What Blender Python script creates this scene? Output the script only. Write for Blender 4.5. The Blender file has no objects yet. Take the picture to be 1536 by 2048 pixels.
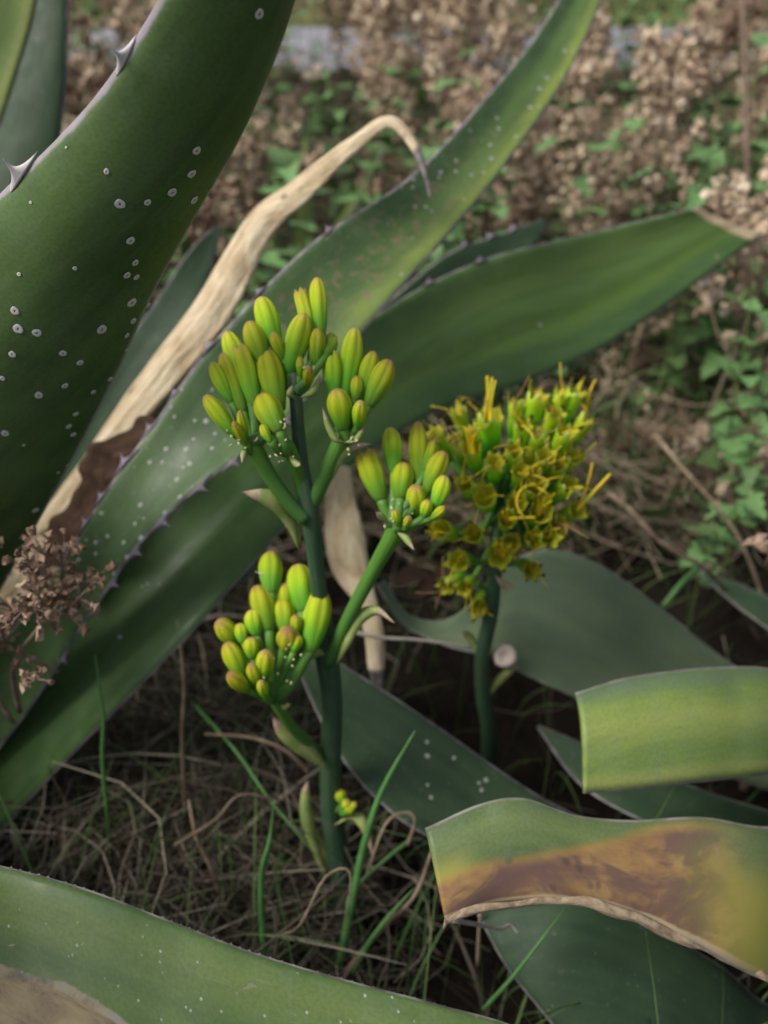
import bpy, bmesh, math, random
from mathutils import Vector, Matrix, noise
from mathutils.bvhtree import BVHTree

R = random.Random(7)
scn = bpy.context.scene
COL = scn.collection

# ------------------------------------------------------------------ camera
PITCH = math.radians(36.0)
CAM_H = 0.79
TAN_W = 0.975                       # image width at distance 1
cam_d = bpy.data.cameras.new('camera')
cam = bpy.data.objects.new('camera', cam_d)
COL.objects.link(cam)
cam.location = (0, 0, CAM_H)
cam.rotation_euler = (math.pi / 2 - PITCH, 0, 0)
cam_d.sensor_fit = 'HORIZONTAL'
cam_d.sensor_width = 26.0
cam_d.lens = 26.0 / TAN_W
cam_d.clip_start = 0.01
cam_d.clip_end = 800
cam_d.dof.use_dof = True
cam_d.dof.focus_distance = 0.46
cam_d.dof.aperture_fstop = 3.9
scn.camera = cam

# ------------------------------------------------------------------ world, sun, exposure
SUN_EL, SUN_AZ = math.radians(50), math.radians(-104)      # azimuth measured from +Y towards +X
world = bpy.data.worlds.new('World')
scn.world = world
world.use_nodes = True
wn = world.node_tree
bg = next(n for n in wn.nodes if n.type == 'BACKGROUND')
sky = wn.nodes.new('ShaderNodeTexSky')
sky.sky_type = 'NISHITA'
sky.sun_disc = False
sky.sun_elevation = SUN_EL
sky.sun_rotation = SUN_AZ
sky.air_density = 1.0
sky.dust_density = 4.0
sky.ozone_density = 1.0
hs = wn.nodes.new('ShaderNodeHueSaturation')
hs.inputs['Saturation'].default_value = 0.5
wn.links.new(sky.outputs[0], hs.inputs['Color'])
wn.links.new(hs.outputs[0], bg.inputs[0])
bg.inputs[1].default_value = 0.07
sun_d = bpy.data.lights.new('sun', 'SUN')
sun_d.energy = 1.5
sun_d.angle = math.radians(24)
sun_d.color = (1.0, 0.96, 0.9)
sun = bpy.data.objects.new('sun', sun_d)
COL.objects.link(sun)
sd = Vector((math.cos(SUN_EL) * math.sin(SUN_AZ), math.cos(SUN_EL) * math.cos(SUN_AZ), math.sin(SUN_EL)))
sun.rotation_euler = sd.to_track_quat('Z', 'Y').to_euler()
sun.location = sd * 5
scn.view_settings.view_transform = 'Standard'
scn.view_settings.look = 'None'
scn.view_settings.gamma = 1.0
scn.view_settings.exposure = 0.92
scn.view_settings.use_curve_mapping = False
scn.cycles.max_bounces = 6
scn.cycles.diffuse_bounces = 3
scn.cycles.glossy_bounces = 2

# ------------------------------------------------------------------ helpers
FW = Vector((0, math.cos(PITCH), -math.sin(PITCH)))
UP = Vector((0, math.sin(PITCH), math.cos(PITCH)))
RT = Vector((1, 0, 0))
CAM = Vector((0, 0, CAM_H))
K = TAN_W / 1536.0


def P(px, py, d):
    return CAM + d * (FW + RT * ((px - 768) * K) + UP * ((1024 - py) * K))


def catmull(pts, n):
    """n+1 points along a Catmull-Rom through pts (Vectors)."""
    m = len(pts)
    out = []
    for i in range(n + 1):
        t = i / n * (m - 1)
        k = min(int(t), m - 2)
        f = t - k
        p1, p2 = pts[k], pts[k + 1]
        p0 = pts[k - 1] if k > 0 else p1 * 2 - p2
        p3 = pts[k + 2] if k + 2 < m else p2 * 2 - p1
        out.append(0.5 * ((2 * p1) + (p2 - p0) * f + (2 * p0 - 5 * p1 + 4 * p2 - p3) * f * f
                          + (3 * p1 - p0 - 3 * p2 + p3) * f ** 3))
    return out


def lerp(a, b, t):
    return a + (b - a) * t


def smooth01(x):
    x = max(0.0, min(1.0, x))
    return x * x * (3 - 2 * x)


class MB:
    """collects geometry for ONE mesh object"""
    def __init__(s):
        s.v, s.f, s.m, s.uv = [], [], [], []

    def add(s, verts, faces, mat=0, uvs=None):
        o = len(s.v)
        s.v += [tuple(p) for p in verts]
        s.uv += uvs if uvs else [(0.0, 0.0)] * len(verts)
        for f in faces:
            s.f.append(tuple(i + o for i in f))
            s.m.append(mat)

    def tube(s, pts, rad, n=6, mat=0, cap=True, ridges=0, ridge_amp=0.0):
        """a round tube through pts; rad a number or one per point; uv = (angle, along)"""
        m = len(pts)
        if not isinstance(rad, (list, tuple)):
            rad = [rad] * m
        t0 = (pts[1] - pts[0]).normalized()
        ref = Vector((0, 0, 1)) if abs(t0.z) < 0.9 else Vector((1, 0, 0))
        nx = t0.cross(ref).normalized()
        verts, faces, uvs = [], [], []
        for i in range(m):
            a = pts[max(0, i - 1)]
            b = pts[min(m - 1, i + 1)]
            t = (b - a)
            t = t.normalized() if t.length > 1e-9 else t0
            nx = (nx - t * nx.dot(t))
            nx = nx.normalized() if nx.length > 1e-9 else t.orthogonal().normalized()
            ny = t.cross(nx)
            for j in range(n):
                an = 2 * math.pi * j / n
                r = rad[i] * (1 + (ridge_amp * math.cos(ridges * an) if ridges else 0))
                verts.append(pts[i] + nx * (math.cos(an) * r) + ny * (math.sin(an) * r))
                uvs.append((j / n, i / (m - 1)))
        for i in range(m - 1):
            for j in range(n):
                faces.append((i * n + j, i * n + (j + 1) % n, (i + 1) * n + (j + 1) % n, (i + 1) * n + j))
        if cap:
            faces.append(tuple(range(n - 1, -1, -1)))
            faces.append(tuple((m - 1) * n + j for j in range(n)))
        s.add(verts, faces, mat, uvs)

    def strip(s, pts, wid, side, mat=0, fold=0.0):
        """a narrow blade: V-folded ribbon through pts with half widths wid"""
        m = len(pts)
        verts, faces, uvs = [], [], []
        for i in range(m):
            a = pts[max(0, i - 1)]
            b = pts[min(m - 1, i + 1)]
            t = (b - a).normalized()
            sx = (side - t * side.dot(t))
            sx = sx.normalized() if sx.length > 1e-6 else t.orthogonal().normalized()
            nn = t.cross(sx)
            w = wid[i] if isinstance(wid, (list, tuple)) else wid
            verts += [pts[i] - sx * w + nn * (w * fold), pts[i], pts[i] + sx * w + nn * (w * fold)]
            uvs += [(0, i / (m - 1)), (0.5, i / (m - 1)), (1, i / (m - 1))]
        for i in range(m - 1):
            for j in range(2):
                faces.append((i * 3 + j, i * 3 + j + 1, i * 3 + 4 + j, i * 3 + 3 + j))
        s.add(verts, faces, mat, uvs)

    def mesh(s, name, mats, smooth=True):
        me = bpy.data.meshes.new(name)
        me.from_pydata(s.v, [], s.f)
        for m in (mats if isinstance(mats, (list, tuple)) else [mats]):
            me.materials.append(m)
        me.polygons.foreach_set('material_index', s.m)
        me.polygons.foreach_set('use_smooth', [smooth] * len(s.f))
        ul = me.uv_layers.new(name='UVMap')
        li = [0] * len(me.loops)
        me.loops.foreach_get('vertex_index', li)
        flat = []
        for i in li:
            flat += s.uv[i]
        ul.data.foreach_set('uv', flat)
        me.update()
        return me

    def build(s, name, mats, parent=None, smooth=True):
        return link(name, s.mesh(name, mats, smooth), parent)


def link(name, me, parent=None):
    o = bpy.data.objects.new(name, me)
    COL.objects.link(o)
    if parent:
        o.parent = parent
        if me is not None:
            o.matrix_parent_inverse = Matrix.Translation(parent.location).inverted() if parent.type == 'EMPTY' else Matrix()
    return o


def tag(o, label=None, cat=None, group=None, kind=None):
    if label: o['label'] = label
    if cat: o['category'] = cat
    if group: o['group'] = group
    if kind: o['kind'] = kind
    return o


def empty(name, loc, label, cat, group=None):
    o = bpy.data.objects.new(name, None)
    COL.objects.link(o)
    o.location = loc
    o.empty_display_size = 0.05
    return tag(o, label, cat, group)


# ------------------------------------------------------------------ materials
class NT:
    def __init__(s, name, rough=0.5, spec=0.5):
        s.mat = bpy.data.materials.new(name)
        s.mat.use_nodes = True
        s.t = s.mat.node_tree
        s.b = next(n for n in s.t.nodes if n.type == 'BSDF_PRINCIPLED')
        s.b.inputs['Roughness'].default_value = rough
        s.b.inputs['Specular IOR Level'].default_value = spec

    def n(s, typ, **kw):
        nd = s.t.nodes.new('ShaderNode' + typ)
        for k, v in kw.items():
            setattr(nd, k, v)
        return nd

    def put(s, sock, val):
        if isinstance(val, (int, float)):
            sock.default_value = val
        elif isinstance(val, (tuple, list)):
            v = tuple(val)
            sock.default_value = v + (1.0,) if len(v) == 3 and sock.type == 'RGBA' else v
        else:
            s.t.links.new(val, sock)

    def uv(s, layer='UVMap'):
        return s.n('UVMap', uv_map=layer).outputs[0]

    def obj(s):
        return s.n('TexCoord').outputs['Object']

    def sep(s, v):
        nd = s.n('SeparateXYZ')
        s.put(nd.inputs[0], v)
        return nd.outputs[0], nd.outputs[1]

    def m(s, op, a, b=0.0, c=0.0, clamp=False):
        nd = s.n('Math', operation=op)
        nd.use_clamp = clamp
        s.put(nd.inputs[0], a); s.put(nd.inputs[1], b); s.put(nd.inputs[2], c)
        return nd.outputs[0]

    def scale(s, v, xyz):
        nd = s.n('VectorMath', operation='MULTIPLY')
        s.put(nd.inputs[0], v); nd.inputs[1].default_value = xyz
        return nd.outputs[0]

    def noise(s, v, sc, det=4.0, rough=0.55, dist=0.0):
        nd = s.n('TexNoise')
        s.put(nd.inputs['Vector'], v)
        nd.inputs['Scale'].default_value = sc
        nd.inputs['Detail'].default_value = det
        nd.inputs['Roughness'].default_value = rough
        nd.inputs['Distortion'].default_value = dist
        return nd.outputs[0]

    def vor(s, v, sc, rnd=1.0):
        nd = s.n('TexVoronoi')
        s.put(nd.inputs['Vector'], v)
        nd.inputs['Scale'].default_value = sc
        nd.inputs['Randomness'].default_value = rnd
        return nd.outputs['Distance']

    def step(s, x, lo, hi, a=0.0, b=1.0):
        nd = s.n('MapRange', interpolation_type='SMOOTHSTEP')
        s.put(nd.inputs[0], x)
        for i, q in enumerate((lo, hi, a, b)):
            s.put(nd.inputs[i + 1], q)
        return nd.outputs[0]

    def mix(s, f, a, b, mode='MIX'):
        nd = s.n('Mix', data_type='RGBA', blend_type=mode)
        s.put(nd.inputs[0], f); s.put(nd.inputs[6], a); s.put(nd.inputs[7], b)
        return nd.outputs[2]

    def ramp(s, f, stops):
        nd = s.n('ValToRGB')
        s.put(nd.inputs[0], f)
        el = nd.color_ramp.elements
        while len(el) < len(stops):
            el.new(0.5)
        for e, (p, c) in zip(el, stops):
            e.position = p
            e.color = tuple(c) + (1.0,)
        return nd.outputs[0]

    def rnd(s):
        return s.n('ObjectInfo').outputs['Random']

    def bump(s, h, strength=0.3, dist=0.002):
        nd = s.n('Bump')
        nd.inputs['Strength'].default_value = strength
        nd.inputs['Distance'].default_value = dist
        s.put(nd.inputs['Height'], h)
        s.t.links.new(nd.outputs[0], s.b.inputs['Normal'])

    def done(s, col, rough=None):
        s.put(s.b.inputs['Base Color'], col)
        if rough is not None:
            s.put(s.b.inputs['Roughness'], rough)
        return s.mat


def leaf_mat(name, dark, light, stripes=(), margin=(0.16, 0.13, 0.17), margin_w=0.0022, bloom=0.25,
             bloom_col=(0.16, 0.21, 0.19), custom=None, rough=0.42, freckle=0.0, along=None):
    """agave skin: lengthwise streaks, waxy bloom, coloured margin; stripes = (v0, half width, colour, amount)"""
    t = NT(name, rough, 0.28)
    s_, v_ = t.sep(t.uv('UVMap'))
    met = t.uv('Metric')
    ed, _w = t.sep(t.uv('Edge'))
    streak = t.noise(t.scale(met, (7, 60, 1)), 1.0, 5, 0.6)
    blot = t.noise(met, 16, 5, 0.6)
    fine = t.noise(met, 420, 2, 0.6)
    f = t.m('ADD', t.m('MULTIPLY', streak, 0.5), t.m('MULTIPLY', blot, 0.5))
    col = t.mix(t.step(f, 0.36, 0.64), dark, light)
    for v0, hw, c, amt in stripes:
        d = t.m('ABSOLUTE', t.m('SUBTRACT', t.m('ADD', v_, t.m('MULTIPLY', t.m('SUBTRACT', blot, 0.5), hw * 0.8)), v0))
        k = t.step(d, 0.0, hw, amt, 0.0)
        k = t.m('MULTIPLY', k, t.step(streak, 0.25, 0.6, 0.55, 1.0))
        if along:
            k = t.m('MULTIPLY', k, t.step(t.m('ADD', s_, t.m('MULTIPLY', t.m('SUBTRACT', blot, 0.5), 0.25)), along[0], along[1]))
        col = t.mix(k, col, c)
    bl = t.noise(met, 38, 6, 0.7, 0.4)
    col = t.mix(t.step(bl, 0.42, 0.8, 0.0, bloom), col, bloom_col)
    col = t.mix(t.step(fine, 0.35, 0.7, 0.0, 0.22), col, (0.02, 0.035, 0.02))
    if freckle > 0:
        vo = t.vor(met, 190)
        sel = t.noise(met, 70, 2)
        col = t.mix(t.m('MULTIPLY', t.step(vo, 0.10, 0.2, freckle, 0.0), t.step(sel, 0.5, 0.6)), col, (0.45, 0.47, 0.42))
    scr = t.noise(t.scale(met, (16, 520, 1)), 1.0, 3, 0.5, 0.6)
    col = t.mix(t.m('MULTIPLY', t.step(scr, 0.66, 0.72, 0.0, 0.22), t.step(blot, 0.45, 0.6)), col, (0.22, 0.25, 0.18))
    dust = t.noise(met, 130, 6, 0.75)
    col = t.mix(t.m('MULTIPLY', t.step(dust, 0.56, 0.72, 0.0, 0.30), t.step(t.noise(met, 12, 3), 0.42, 0.6)), col, (0.20, 0.19, 0.15))
    rg = t.step(bl, 0.3, 0.7, rough - 0.06, rough + 0.12)
    if custom:
        col, rg = custom(t, s_, v_, met, ed, col, rg)
    mw = t.noise(met, 60, 3)
    k = t.step(t.m('ADD', ed, t.m('MULTIPLY', t.m('SUBTRACT', mw, 0.5), margin_w)), margin_w * 0.35, margin_w, 1.0, 0.0)
    mcol = t.mix(t.step(t.noise(met, 35, 3), 0.4, 0.62), margin, (0.30, 0.28, 0.26))
    col = t.mix(k, col, mcol)
    t.bump(t.m('ADD', t.m('MULTIPLY', fine, 0.25), t.m('MULTIPLY', streak, 0.9)), 0.25, 0.0012)
    return t.done(col, rg)


def simple_mat(name, c1, c2, scale=30, rough=0.6, stretch=(1, 1, 1), bump=0.2, vary=0.0, spec=0.4, bump_d=0.002, transl=0.0):
    t = NT(name, rough, spec)
    o = t.obj()
    nz = t.noise(t.scale(o, stretch), scale, 5, 0.6)
    col = t.mix(t.step(nz, 0.3, 0.7), c1, c2)
    if vary:
        h = t.n('HueSaturation')
        t.put(h.inputs['Value'], t.m('ADD', t.m('MULTIPLY', t.rnd(), 2 * vary), 1 - vary))
        t.put(h.inputs['Hue'], t.m('ADD', t.m('MULTIPLY', t.rnd(), 0.06 * vary), 0.5 - 0.03 * vary))
        t.put(h.inputs['Color'], col)
        col = h.outputs[0]
    if bump:
        t.bump(nz, bump, bump_d)
    m = t.done(col)
    return m


def island_mat(name, stops, rough=0.7, spec=0.3):
    """colour varies per loose piece (each blade, each seed)"""
    t = NT(name, rough, spec)
    g = t.n('NewGeometry').outputs['Random Per Island']
    c = t.ramp(g, stops)
    nz = t.noise(t.obj(), 60, 3)
    c = t.mix(t.step(nz, 0.35, 0.75, 0.0, 0.2), c, (0.10, 0.07, 0.05))
    return t.done(c)


# ---- the leaves' skins
M = {}
M['big'] = leaf_mat('leaf_skin_dark', (0.060, 0.110, 0.034), (0.105, 0.178, 0.056), stripes=[(0.25, 0.35, (0.125, 0.205, 0.056), 0.6)],
                    margin=(0.36, 0.31, 0.36), margin_w=0.0023, bloom=0.16, rough=0.5)


def spotted_custom(t, s_, v_, met, ed, col, rg):
    # brown scuffed patch in the middle of the blade
    ds = t.m('MULTIPLY', t.m('SUBTRACT', s_, 0.57), 6.0)
    dv = t.m('MULTIPLY', t.m('SUBTRACT', v_, 0.45), 1.9)
    r = t.m('SQRT', t.m('ADD', t.m('MULTIPLY', ds, ds), t.m('MULTIPLY', dv, dv)))
    n1 = t.noise(met, 95, 5, 0.65, 0.8)
    n0 = t.noise(met, 30, 3)
    near = t.step(t.m('ADD', r, t.m('MULTIPLY', t.m('SUBTRACT', n0, 0.5), 1.6)), 0.2, 1.0, 1.0, 0.0)
    k = t.m('MULTIPLY', t.step(n1, 0.52, 0.62, 0.0, 0.75), near)
    col = t.mix(k, col, t.mix(n0, (0.13, 0.075, 0.05), (0.25, 0.19, 0.12)))
    return col, t.m('ADD', rg, t.m('MULTIPLY', k, 0.25))


M['spotted'] = leaf_mat('leaf_skin_spotted', (0.045, 0.085, 0.030), (0.075, 0.135, 0.045),
                        stripes=[(0.88, 0.34, (0.24, 0.30, 0.055), 0.75), (0.5, 0.3, (0.12, 0.20, 0.045), 0.6)],
                        margin=(0.15, 0.11, 0.17), margin_w=0.0032, bloom=0.12, custom=spotted_custom, freckle=0.5, along=(0.36, 0.72))


def tip_dead(t, s_, v_, met, ed, col, rg):
    n1 = t.noise(met, 50, 4)
    k = t.step(t.m('ADD', s_, t.m('MULTIPLY', t.m('SUBTRACT', n1, 0.5), 0.004)), 0.990, 0.993)
    return t.mix(k, col, (0.42, 0.34, 0.22)), rg


M['thick'] = leaf_mat('leaf_skin_thick', (0.054, 0.112, 0.032), (0.080, 0.152, 0.042),
                      stripes=[(0.25, 0.35, (0.18, 0.28, 0.06), 0.7), (0.62, 0.22, (0.19, 0.31, 0.05), 0.65)], bloom=0.15, custom=tip_dead, along=(0.5, 0.8))
M['shade'] = leaf_mat('leaf_skin_bluegreen_shaded', (0.024, 0.050, 0.024), (0.042, 0.080, 0.036), bloom=0.06, freckle=0.25, rough=0.58)  # blue-green skin, its colour darkened to hold the shade the lower blades lie in
M['grey'] = leaf_mat('leaf_skin_grey', (0.105, 0.155, 0.092), (0.145, 0.195, 0.105), bloom=0.35, bloom_col=(0.14, 0.17, 0.14),
                     margin=(0.12, 0.13, 0.10), stripes=[(0.75, 0.3, (0.17, 0.21, 0.10), 0.5)])
M['pale'] = leaf_mat('leaf_skin_pale', (0.12, 0.19, 0.050), (0.18, 0.26, 0.060),
                     stripes=[(0.45, 0.30, (0.30, 0.34, 0.085), 0.6), (0.92, 0.12, (0.30, 0.34, 0.10), 0.8), (0.06, 0.2, (0.10, 0.15, 0.09), 0.8)],
                     margin=(0.20, 0.17, 0.18), bloom=0.25, rough=0.5)


def rot_custom(t, s_, v_, met, ed, col, rg):
    """orange brown rot creeping up from the torn lower margin of the blade"""
    n1 = t.noise(t.scale(met, (1, 2.2, 1)), 26, 6, 0.65, 0.5)
    n2 = t.noise(met, 9, 3)
    edge = t.m('ADD', v_, t.m('MULTIPLY', t.m('SUBTRACT', n1, 0.5), 0.10))
    top = t.step(s_, 0.40, 0.80, 0.04, 0.56)
    lim = t.m('SUBTRACT', edge, top)
    k = t.step(lim, -0.06, 0.10)
    k = t.m('MULTIPLY', k, t.step(t.m('ADD', s_, t.m('MULTIPLY', t.m('SUBTRACT', n2, 0.5), 0.2)), 0.26, 0.44))
    warm = t.ramp(n1, [(0.3, (0.14, 0.085, 0.06)), (0.45, (0.23, 0.135, 0.065)), (0.56, (0.30, 0.18, 0.07)), (0.75, (0.35, 0.24, 0.10))])
    rim = t.step(lim, 0.0, 0.12, 1.0, 0.0)
    pur = t.noise(t.scale(met, (1, 1.7, 1)), 17, 4, 0.6, 1.0)
    warm = t.mix(t.step(pur, 0.46, 0.62, 0.0, 0.8), warm, (0.115, 0.068, 0.062))
    warm = t.mix(t.m('MULTIPLY', rim, 0.5), warm, (0.44, 0.25, 0.05))
    blot = t.step(t.vor(met, 75), 0.12, 0.3, 0.6, 0.0)
    warm = t.mix(t.m('MULTIPLY', blot, t.step(n2, 0.45, 0.6)), warm, (0.07, 0.05, 0.045))
    yel = t.step(t.m('ABSOLUTE', t.m('SUBTRACT', s_, 0.33)), 0.02, 0.15, 0.8, 0.0)
    yel = t.m('MULTIPLY', yel, t.step(v_, 0.2, 0.5))
    col = t.mix(yel, col, (0.30, 0.27, 0.05))
    tipy = t.m('MULTIPLY', t.step(s_, 0.86, 0.97), t.step(v_, 0.25, 0.6, 0.0, 0.7))
    col = t.mix(tipy, col, (0.36, 0.34, 0.06))
    col = t.mix(k, col, warm)
    # dry papery lower lip
    lip = t.step(t.m('ADD', v_, t.m('MULTIPLY', t.m('SUBTRACT', n1, 0.5), 0.06)), 0.925, 0.955)
    col = t.mix(t.m('MULTIPLY', lip, t.step(s_, 0.2, 0.4)), col, (0.40, 0.31, 0.20))
    return col, t.m('ADD', rg, t.m('MULTIPLY', k, 0.15))


M['rot'] = leaf_mat('leaf_skin_rotting', (0.085, 0.130, 0.050), (0.130, 0.185, 0.065), stripes=[(0.25, 0.25, (0.17, 0.22, 0.07), 0.6)],
                    margin=(0.18, 0.17, 0.13), bloom=0.25, custom=rot_custom, rough=0.45)


def dead_edge_custom(t, s_, v_, met, ed, col, rg):
    """the foreground blade: withered tan flank with a crusty grey seam"""
    n1 = t.noise(met, 22, 6, 0.65, 0.4)
    lim = t.m('ADD', t.m('SUBTRACT', v_, t.step(s_, 0.42, 0.78, 0.50, 1.12)), t.m('MULTIPLY', t.m('SUBTRACT', n1, 0.5), 0.10))
    k = t.step(lim, -0.012, 0.012)
    tan = t.ramp(t.noise(t.scale(met, (1, 3, 1)), 30, 6, 0.7, 0.6), [(0.3, (0.11, 0.08, 0.055)), (0.5, (0.24, 0.19, 0.11)), (0.7, (0.33, 0.27, 0.15))])
    col = t.mix(k, col, tan)
    seam = t.step(t.m('ABSOLUTE', t.m('ADD', lim, 0.005)), 0.012, 0.03, 1.0, 0.0)
    col = t.mix(t.m('MULTIPLY', seam, 0.8), col, t.ramp(n1, [(0.4, (0.06, 0.045, 0.035)), (0.55, (0.30, 0.25, 0.17)), (0.65, (0.25, 0.25, 0.27))]))
    scab = t.step(t.noise(t.scale(met, (1, 1.8, 1)), 48, 4, 0.6, 0.8), 0.66, 0.72, 0.0, 0.7)
    col = t.mix(t.m('MULTIPLY', scab, t.step(v_, 0.05, 0.3)), col, (0.26, 0.24, 0.19))
    return col, t.m('ADD', rg, t.m('MULTIPLY', k, 0.2))


M['front'] = leaf_mat('leaf_skin_foreground', (0.062, 0.112, 0.034), (0.100, 0.160, 0.045), stripes=[(0.75, 0.3, (0.18, 0.23, 0.04), 0.5), (0.2, 0.2, (0.16, 0.20, 0.05), 0.4)],
                      margin=(0.10, 0.10, 0.08), margin_w=0.0015, bloom=0.15, custom=dead_edge_custom, freckle=0.6)

t = NT('dry_leaf_skin', 0.75, 0.25)
met = t.uv('Metric'); s_, v_ = t.sep(t.uv('UVMap'))
n1 = t.noise(t.scale(met, (1, 2.5, 1)), 26, 6, 0.65, 0.5)
c = t.ramp(n1, [(0.25, (0.27, 0.19, 0.11)), (0.42, (0.50, 0.385, 0.235)), (0.6, (0.66, 0.55, 0.375)), (0.75, (0.74, 0.66, 0.50))])
sp = t.step(t.noise(met, 34, 3, 0.5, 0.3), 0.68, 0.74, 0.0, 0.75)
c = t.mix(sp, c, (0.09, 0.055, 0.045))
c = t.mix(t.step(s_, 0.865, 0.885), c, t.ramp(t.noise(met, 90, 3), [(0.35, (0.08, 0.07, 0.075)), (0.6, (0.22, 0.19, 0.19))]))
t.bump(t.m('ADD', n1, t.m('MULTIPLY', t.noise(t.scale(met, (30, 240, 1)), 1.0, 4), 0.7)), 0.8, 0.004)
M['dry'] = t.done(c)
t = NT('dead_brown_margin', 0.8, 0.2)
met = t.uv('Metric')
n1 = t.noise(t.scale(met, (1, 2, 1)), 60, 5, 0.65)
t.bump(n1, 0.5, 0.002)
M['brown'] = t.done(t.ramp(n1, [(0.3, (0.022, 0.012, 0.008)), (0.6, (0.065, 0.034, 0.018)), (0.8, (0.12, 0.066, 0.034))]))
t = NT('torn_rim', 0.85, 0.2)
met = t.uv('Metric')
n1 = t.noise(t.scale(met, (1, 3, 1)), 70, 6, 0.7, 0.6)
t.bump(n1, 0.8, 0.002)
M['torn'] = t.done(t.ramp(n1, [(0.3, (0.12, 0.08, 0.05)), (0.5, (0.31, 0.23, 0.15)), (0.7, (0.50, 0.41, 0.29))]))
M['tooth'] = simple_mat('tooth_horn', (0.46, 0.42, 0.42), (0.70, 0.67, 0.64), 300, 0.5)
M['tooth_dark'] = simple_mat('tooth_purple', (0.15, 0.11, 0.17), (0.30, 0.26, 0.30), 300, 0.5)
M['spot'] = simple_mat('scale_wax', (0.56, 0.54, 0.49), (0.80, 0.78, 0.73), 900, 0.8)
M['wax'] = simple_mat('wax_grey', (0.26, 0.28, 0.23), (0.46, 0.47, 0.42), 700, 0.8)
M['spot_core'] = simple_mat('scale_core', (0.02, 0.018, 0.014), (0.05, 0.045, 0.035), 900, 0.7)

# ---- flowers
t = NT('bud_skin', 0.58, 0.3)
a_, y_ = t.sep(t.uv())
oc = t.obj()
nz = t.noise(oc, 140, 4)
seam = t.m('POWER', t.m('ABSOLUTE', t.m('COSINE', t.m('MULTIPLY', a_, math.pi * 6))), 10.0)
yy = t.m('ADD', y_, t.m('MULTIPLY', t.m('SUBTRACT', nz, 0.5), 0.16))
c = t.ramp(yy, [(0.0, (0.085, 0.24, 0.020)), (0.30, (0.17, 0.38, 0.014)), (0.55, (0.38, 0.52, 0.010)), (0.82, (0.50, 0.52, 0.016)), (0.94, (0.48, 0.36, 0.05)), (1.0, (0.36, 0.19, 0.10))])
c = t.mix(t.m('MULTIPLY', seam, t.step(y_, 0.25, 0.5, 0.0, 0.4)), c, (0.20, 0.29, 0.012))
h = t.n('HueSaturation')
t.put(h.inputs['Color'], c)
t.put(h.inputs['Hue'], t.m('ADD', t.m('MULTIPLY', t.rnd(), 0.035), 0.485))
t.put(h.inputs['Value'], t.m('ADD', t.m('MULTIPLY', t.rnd(), 0.3), 0.85))
bl_ = t.noise(oc, 3.2, 5, 0.7)
t.bump(t.m('SUBTRACT', nz, seam), 0.45, 0.0012)
cb = t.mix(t.step(bl_, 0.60, 0.68, 0.0, 0.55), h.outputs[0], (0.30, 0.20, 0.07))
M['bud'] = t.done(cb)
t = NT('stalk_skin', 0.5, 0.4)
oc = t.obj()
_s, along = t.sep(t.uv())
n1 = t.noise(t.scale(t.uv(), (22, 5, 1)), 1.0, 5, 0.65)
n2 = t.noise(oc, 55, 4)
c = t.mix(t.step(n1, 0.3, 0.7), (0.028, 0.066, 0.036), (0.058, 0.115, 0.055))
c = t.mix(t.step(n2, 0.5, 0.75, 0.0, 0.5), c, (0.10, 0.13, 0.09))
c = t.mix(t.step(t.noise(oc, 220, 3), 0.64, 0.70, 0.0, 0.7), c, (0.11, 0.08, 0.05))
t.bump(n1, 0.5, 0.0015)
M['stalk'] = t.done(c)
t = NT('branch_skin', 0.45, 0.45)
n1 = t.noise(t.scale(t.uv(), (20, 4, 1)), 1.0, 5, 0.65)
_s, along = t.sep(t.uv())
t.bump(n1, 0.5, 0.0012)
M['branch'] = t.done(t.mix(t.m('ADD', along, t.m('MULTIPLY', t.m('SUBTRACT', n1, 0.5), 0.4)), (0.055, 0.15, 0.035), (0.10, 0.25, 0.025)))
M['bract'] = simple_mat('bract_paper', (0.17, 0.26, 0.06), (0.34, 0.37, 0.13), 70, 0.65)
M['bract_tip'] = simple_mat('bract_pink', (0.30, 0.19, 0.15), (0.46, 0.36, 0.25), 160, 0.7)
M['anther'] = simple_mat('pale_crumbs', (0.50, 0.48, 0.22), (0.66, 0.62, 0.40), 500, 0.7)
t = NT('flower_tube', 0.45, 0.4)
_a, y_ = t.sep(t.uv())
nz = t.noise(t.obj(), 160, 4)
yy = t.m('ADD', y_, t.m('MULTIPLY', t.m('SUBTRACT', nz, 0.5), 0.2))
c = t.ramp(yy, [(0.0, (0.07, 0.20, 0.018)), (0.34, (0.19, 0.40, 0.014)), (0.55, (0.40, 0.58, 0.012)), (0.86, (0.60, 0.66, 0.022)), (1.0, (0.74, 0.72, 0.28))])
h = t.n('HueSaturation')
t.put(h.inputs['Color'], c)
t.put(h.inputs['Hue'], t.m('ADD', t.m('MULTIPLY', t.rnd(), 0.045), 0.503))
t.put(h.inputs['Value'], t.m('ADD', t.m('MULTIPLY', t.rnd(), 0.4), 0.8))
M['tube'] = t.done(h.outputs[0])
M['throat'] = simple_mat('flower_throat', (0.34, 0.42, 0.02), (0.55, 0.50, 0.03), 300, 0.6)
M['filament'] = simple_mat('filament_skin', (0.70, 0.60, 0.02), (0.72, 0.44, 0.015), 60, 0.5, vary=0.25)
M['filament_dry'] = simple_mat('filament_withered', (0.34, 0.18, 0.04), (0.46, 0.32, 0.13), 120, 0.7, vary=0.25)

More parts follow.
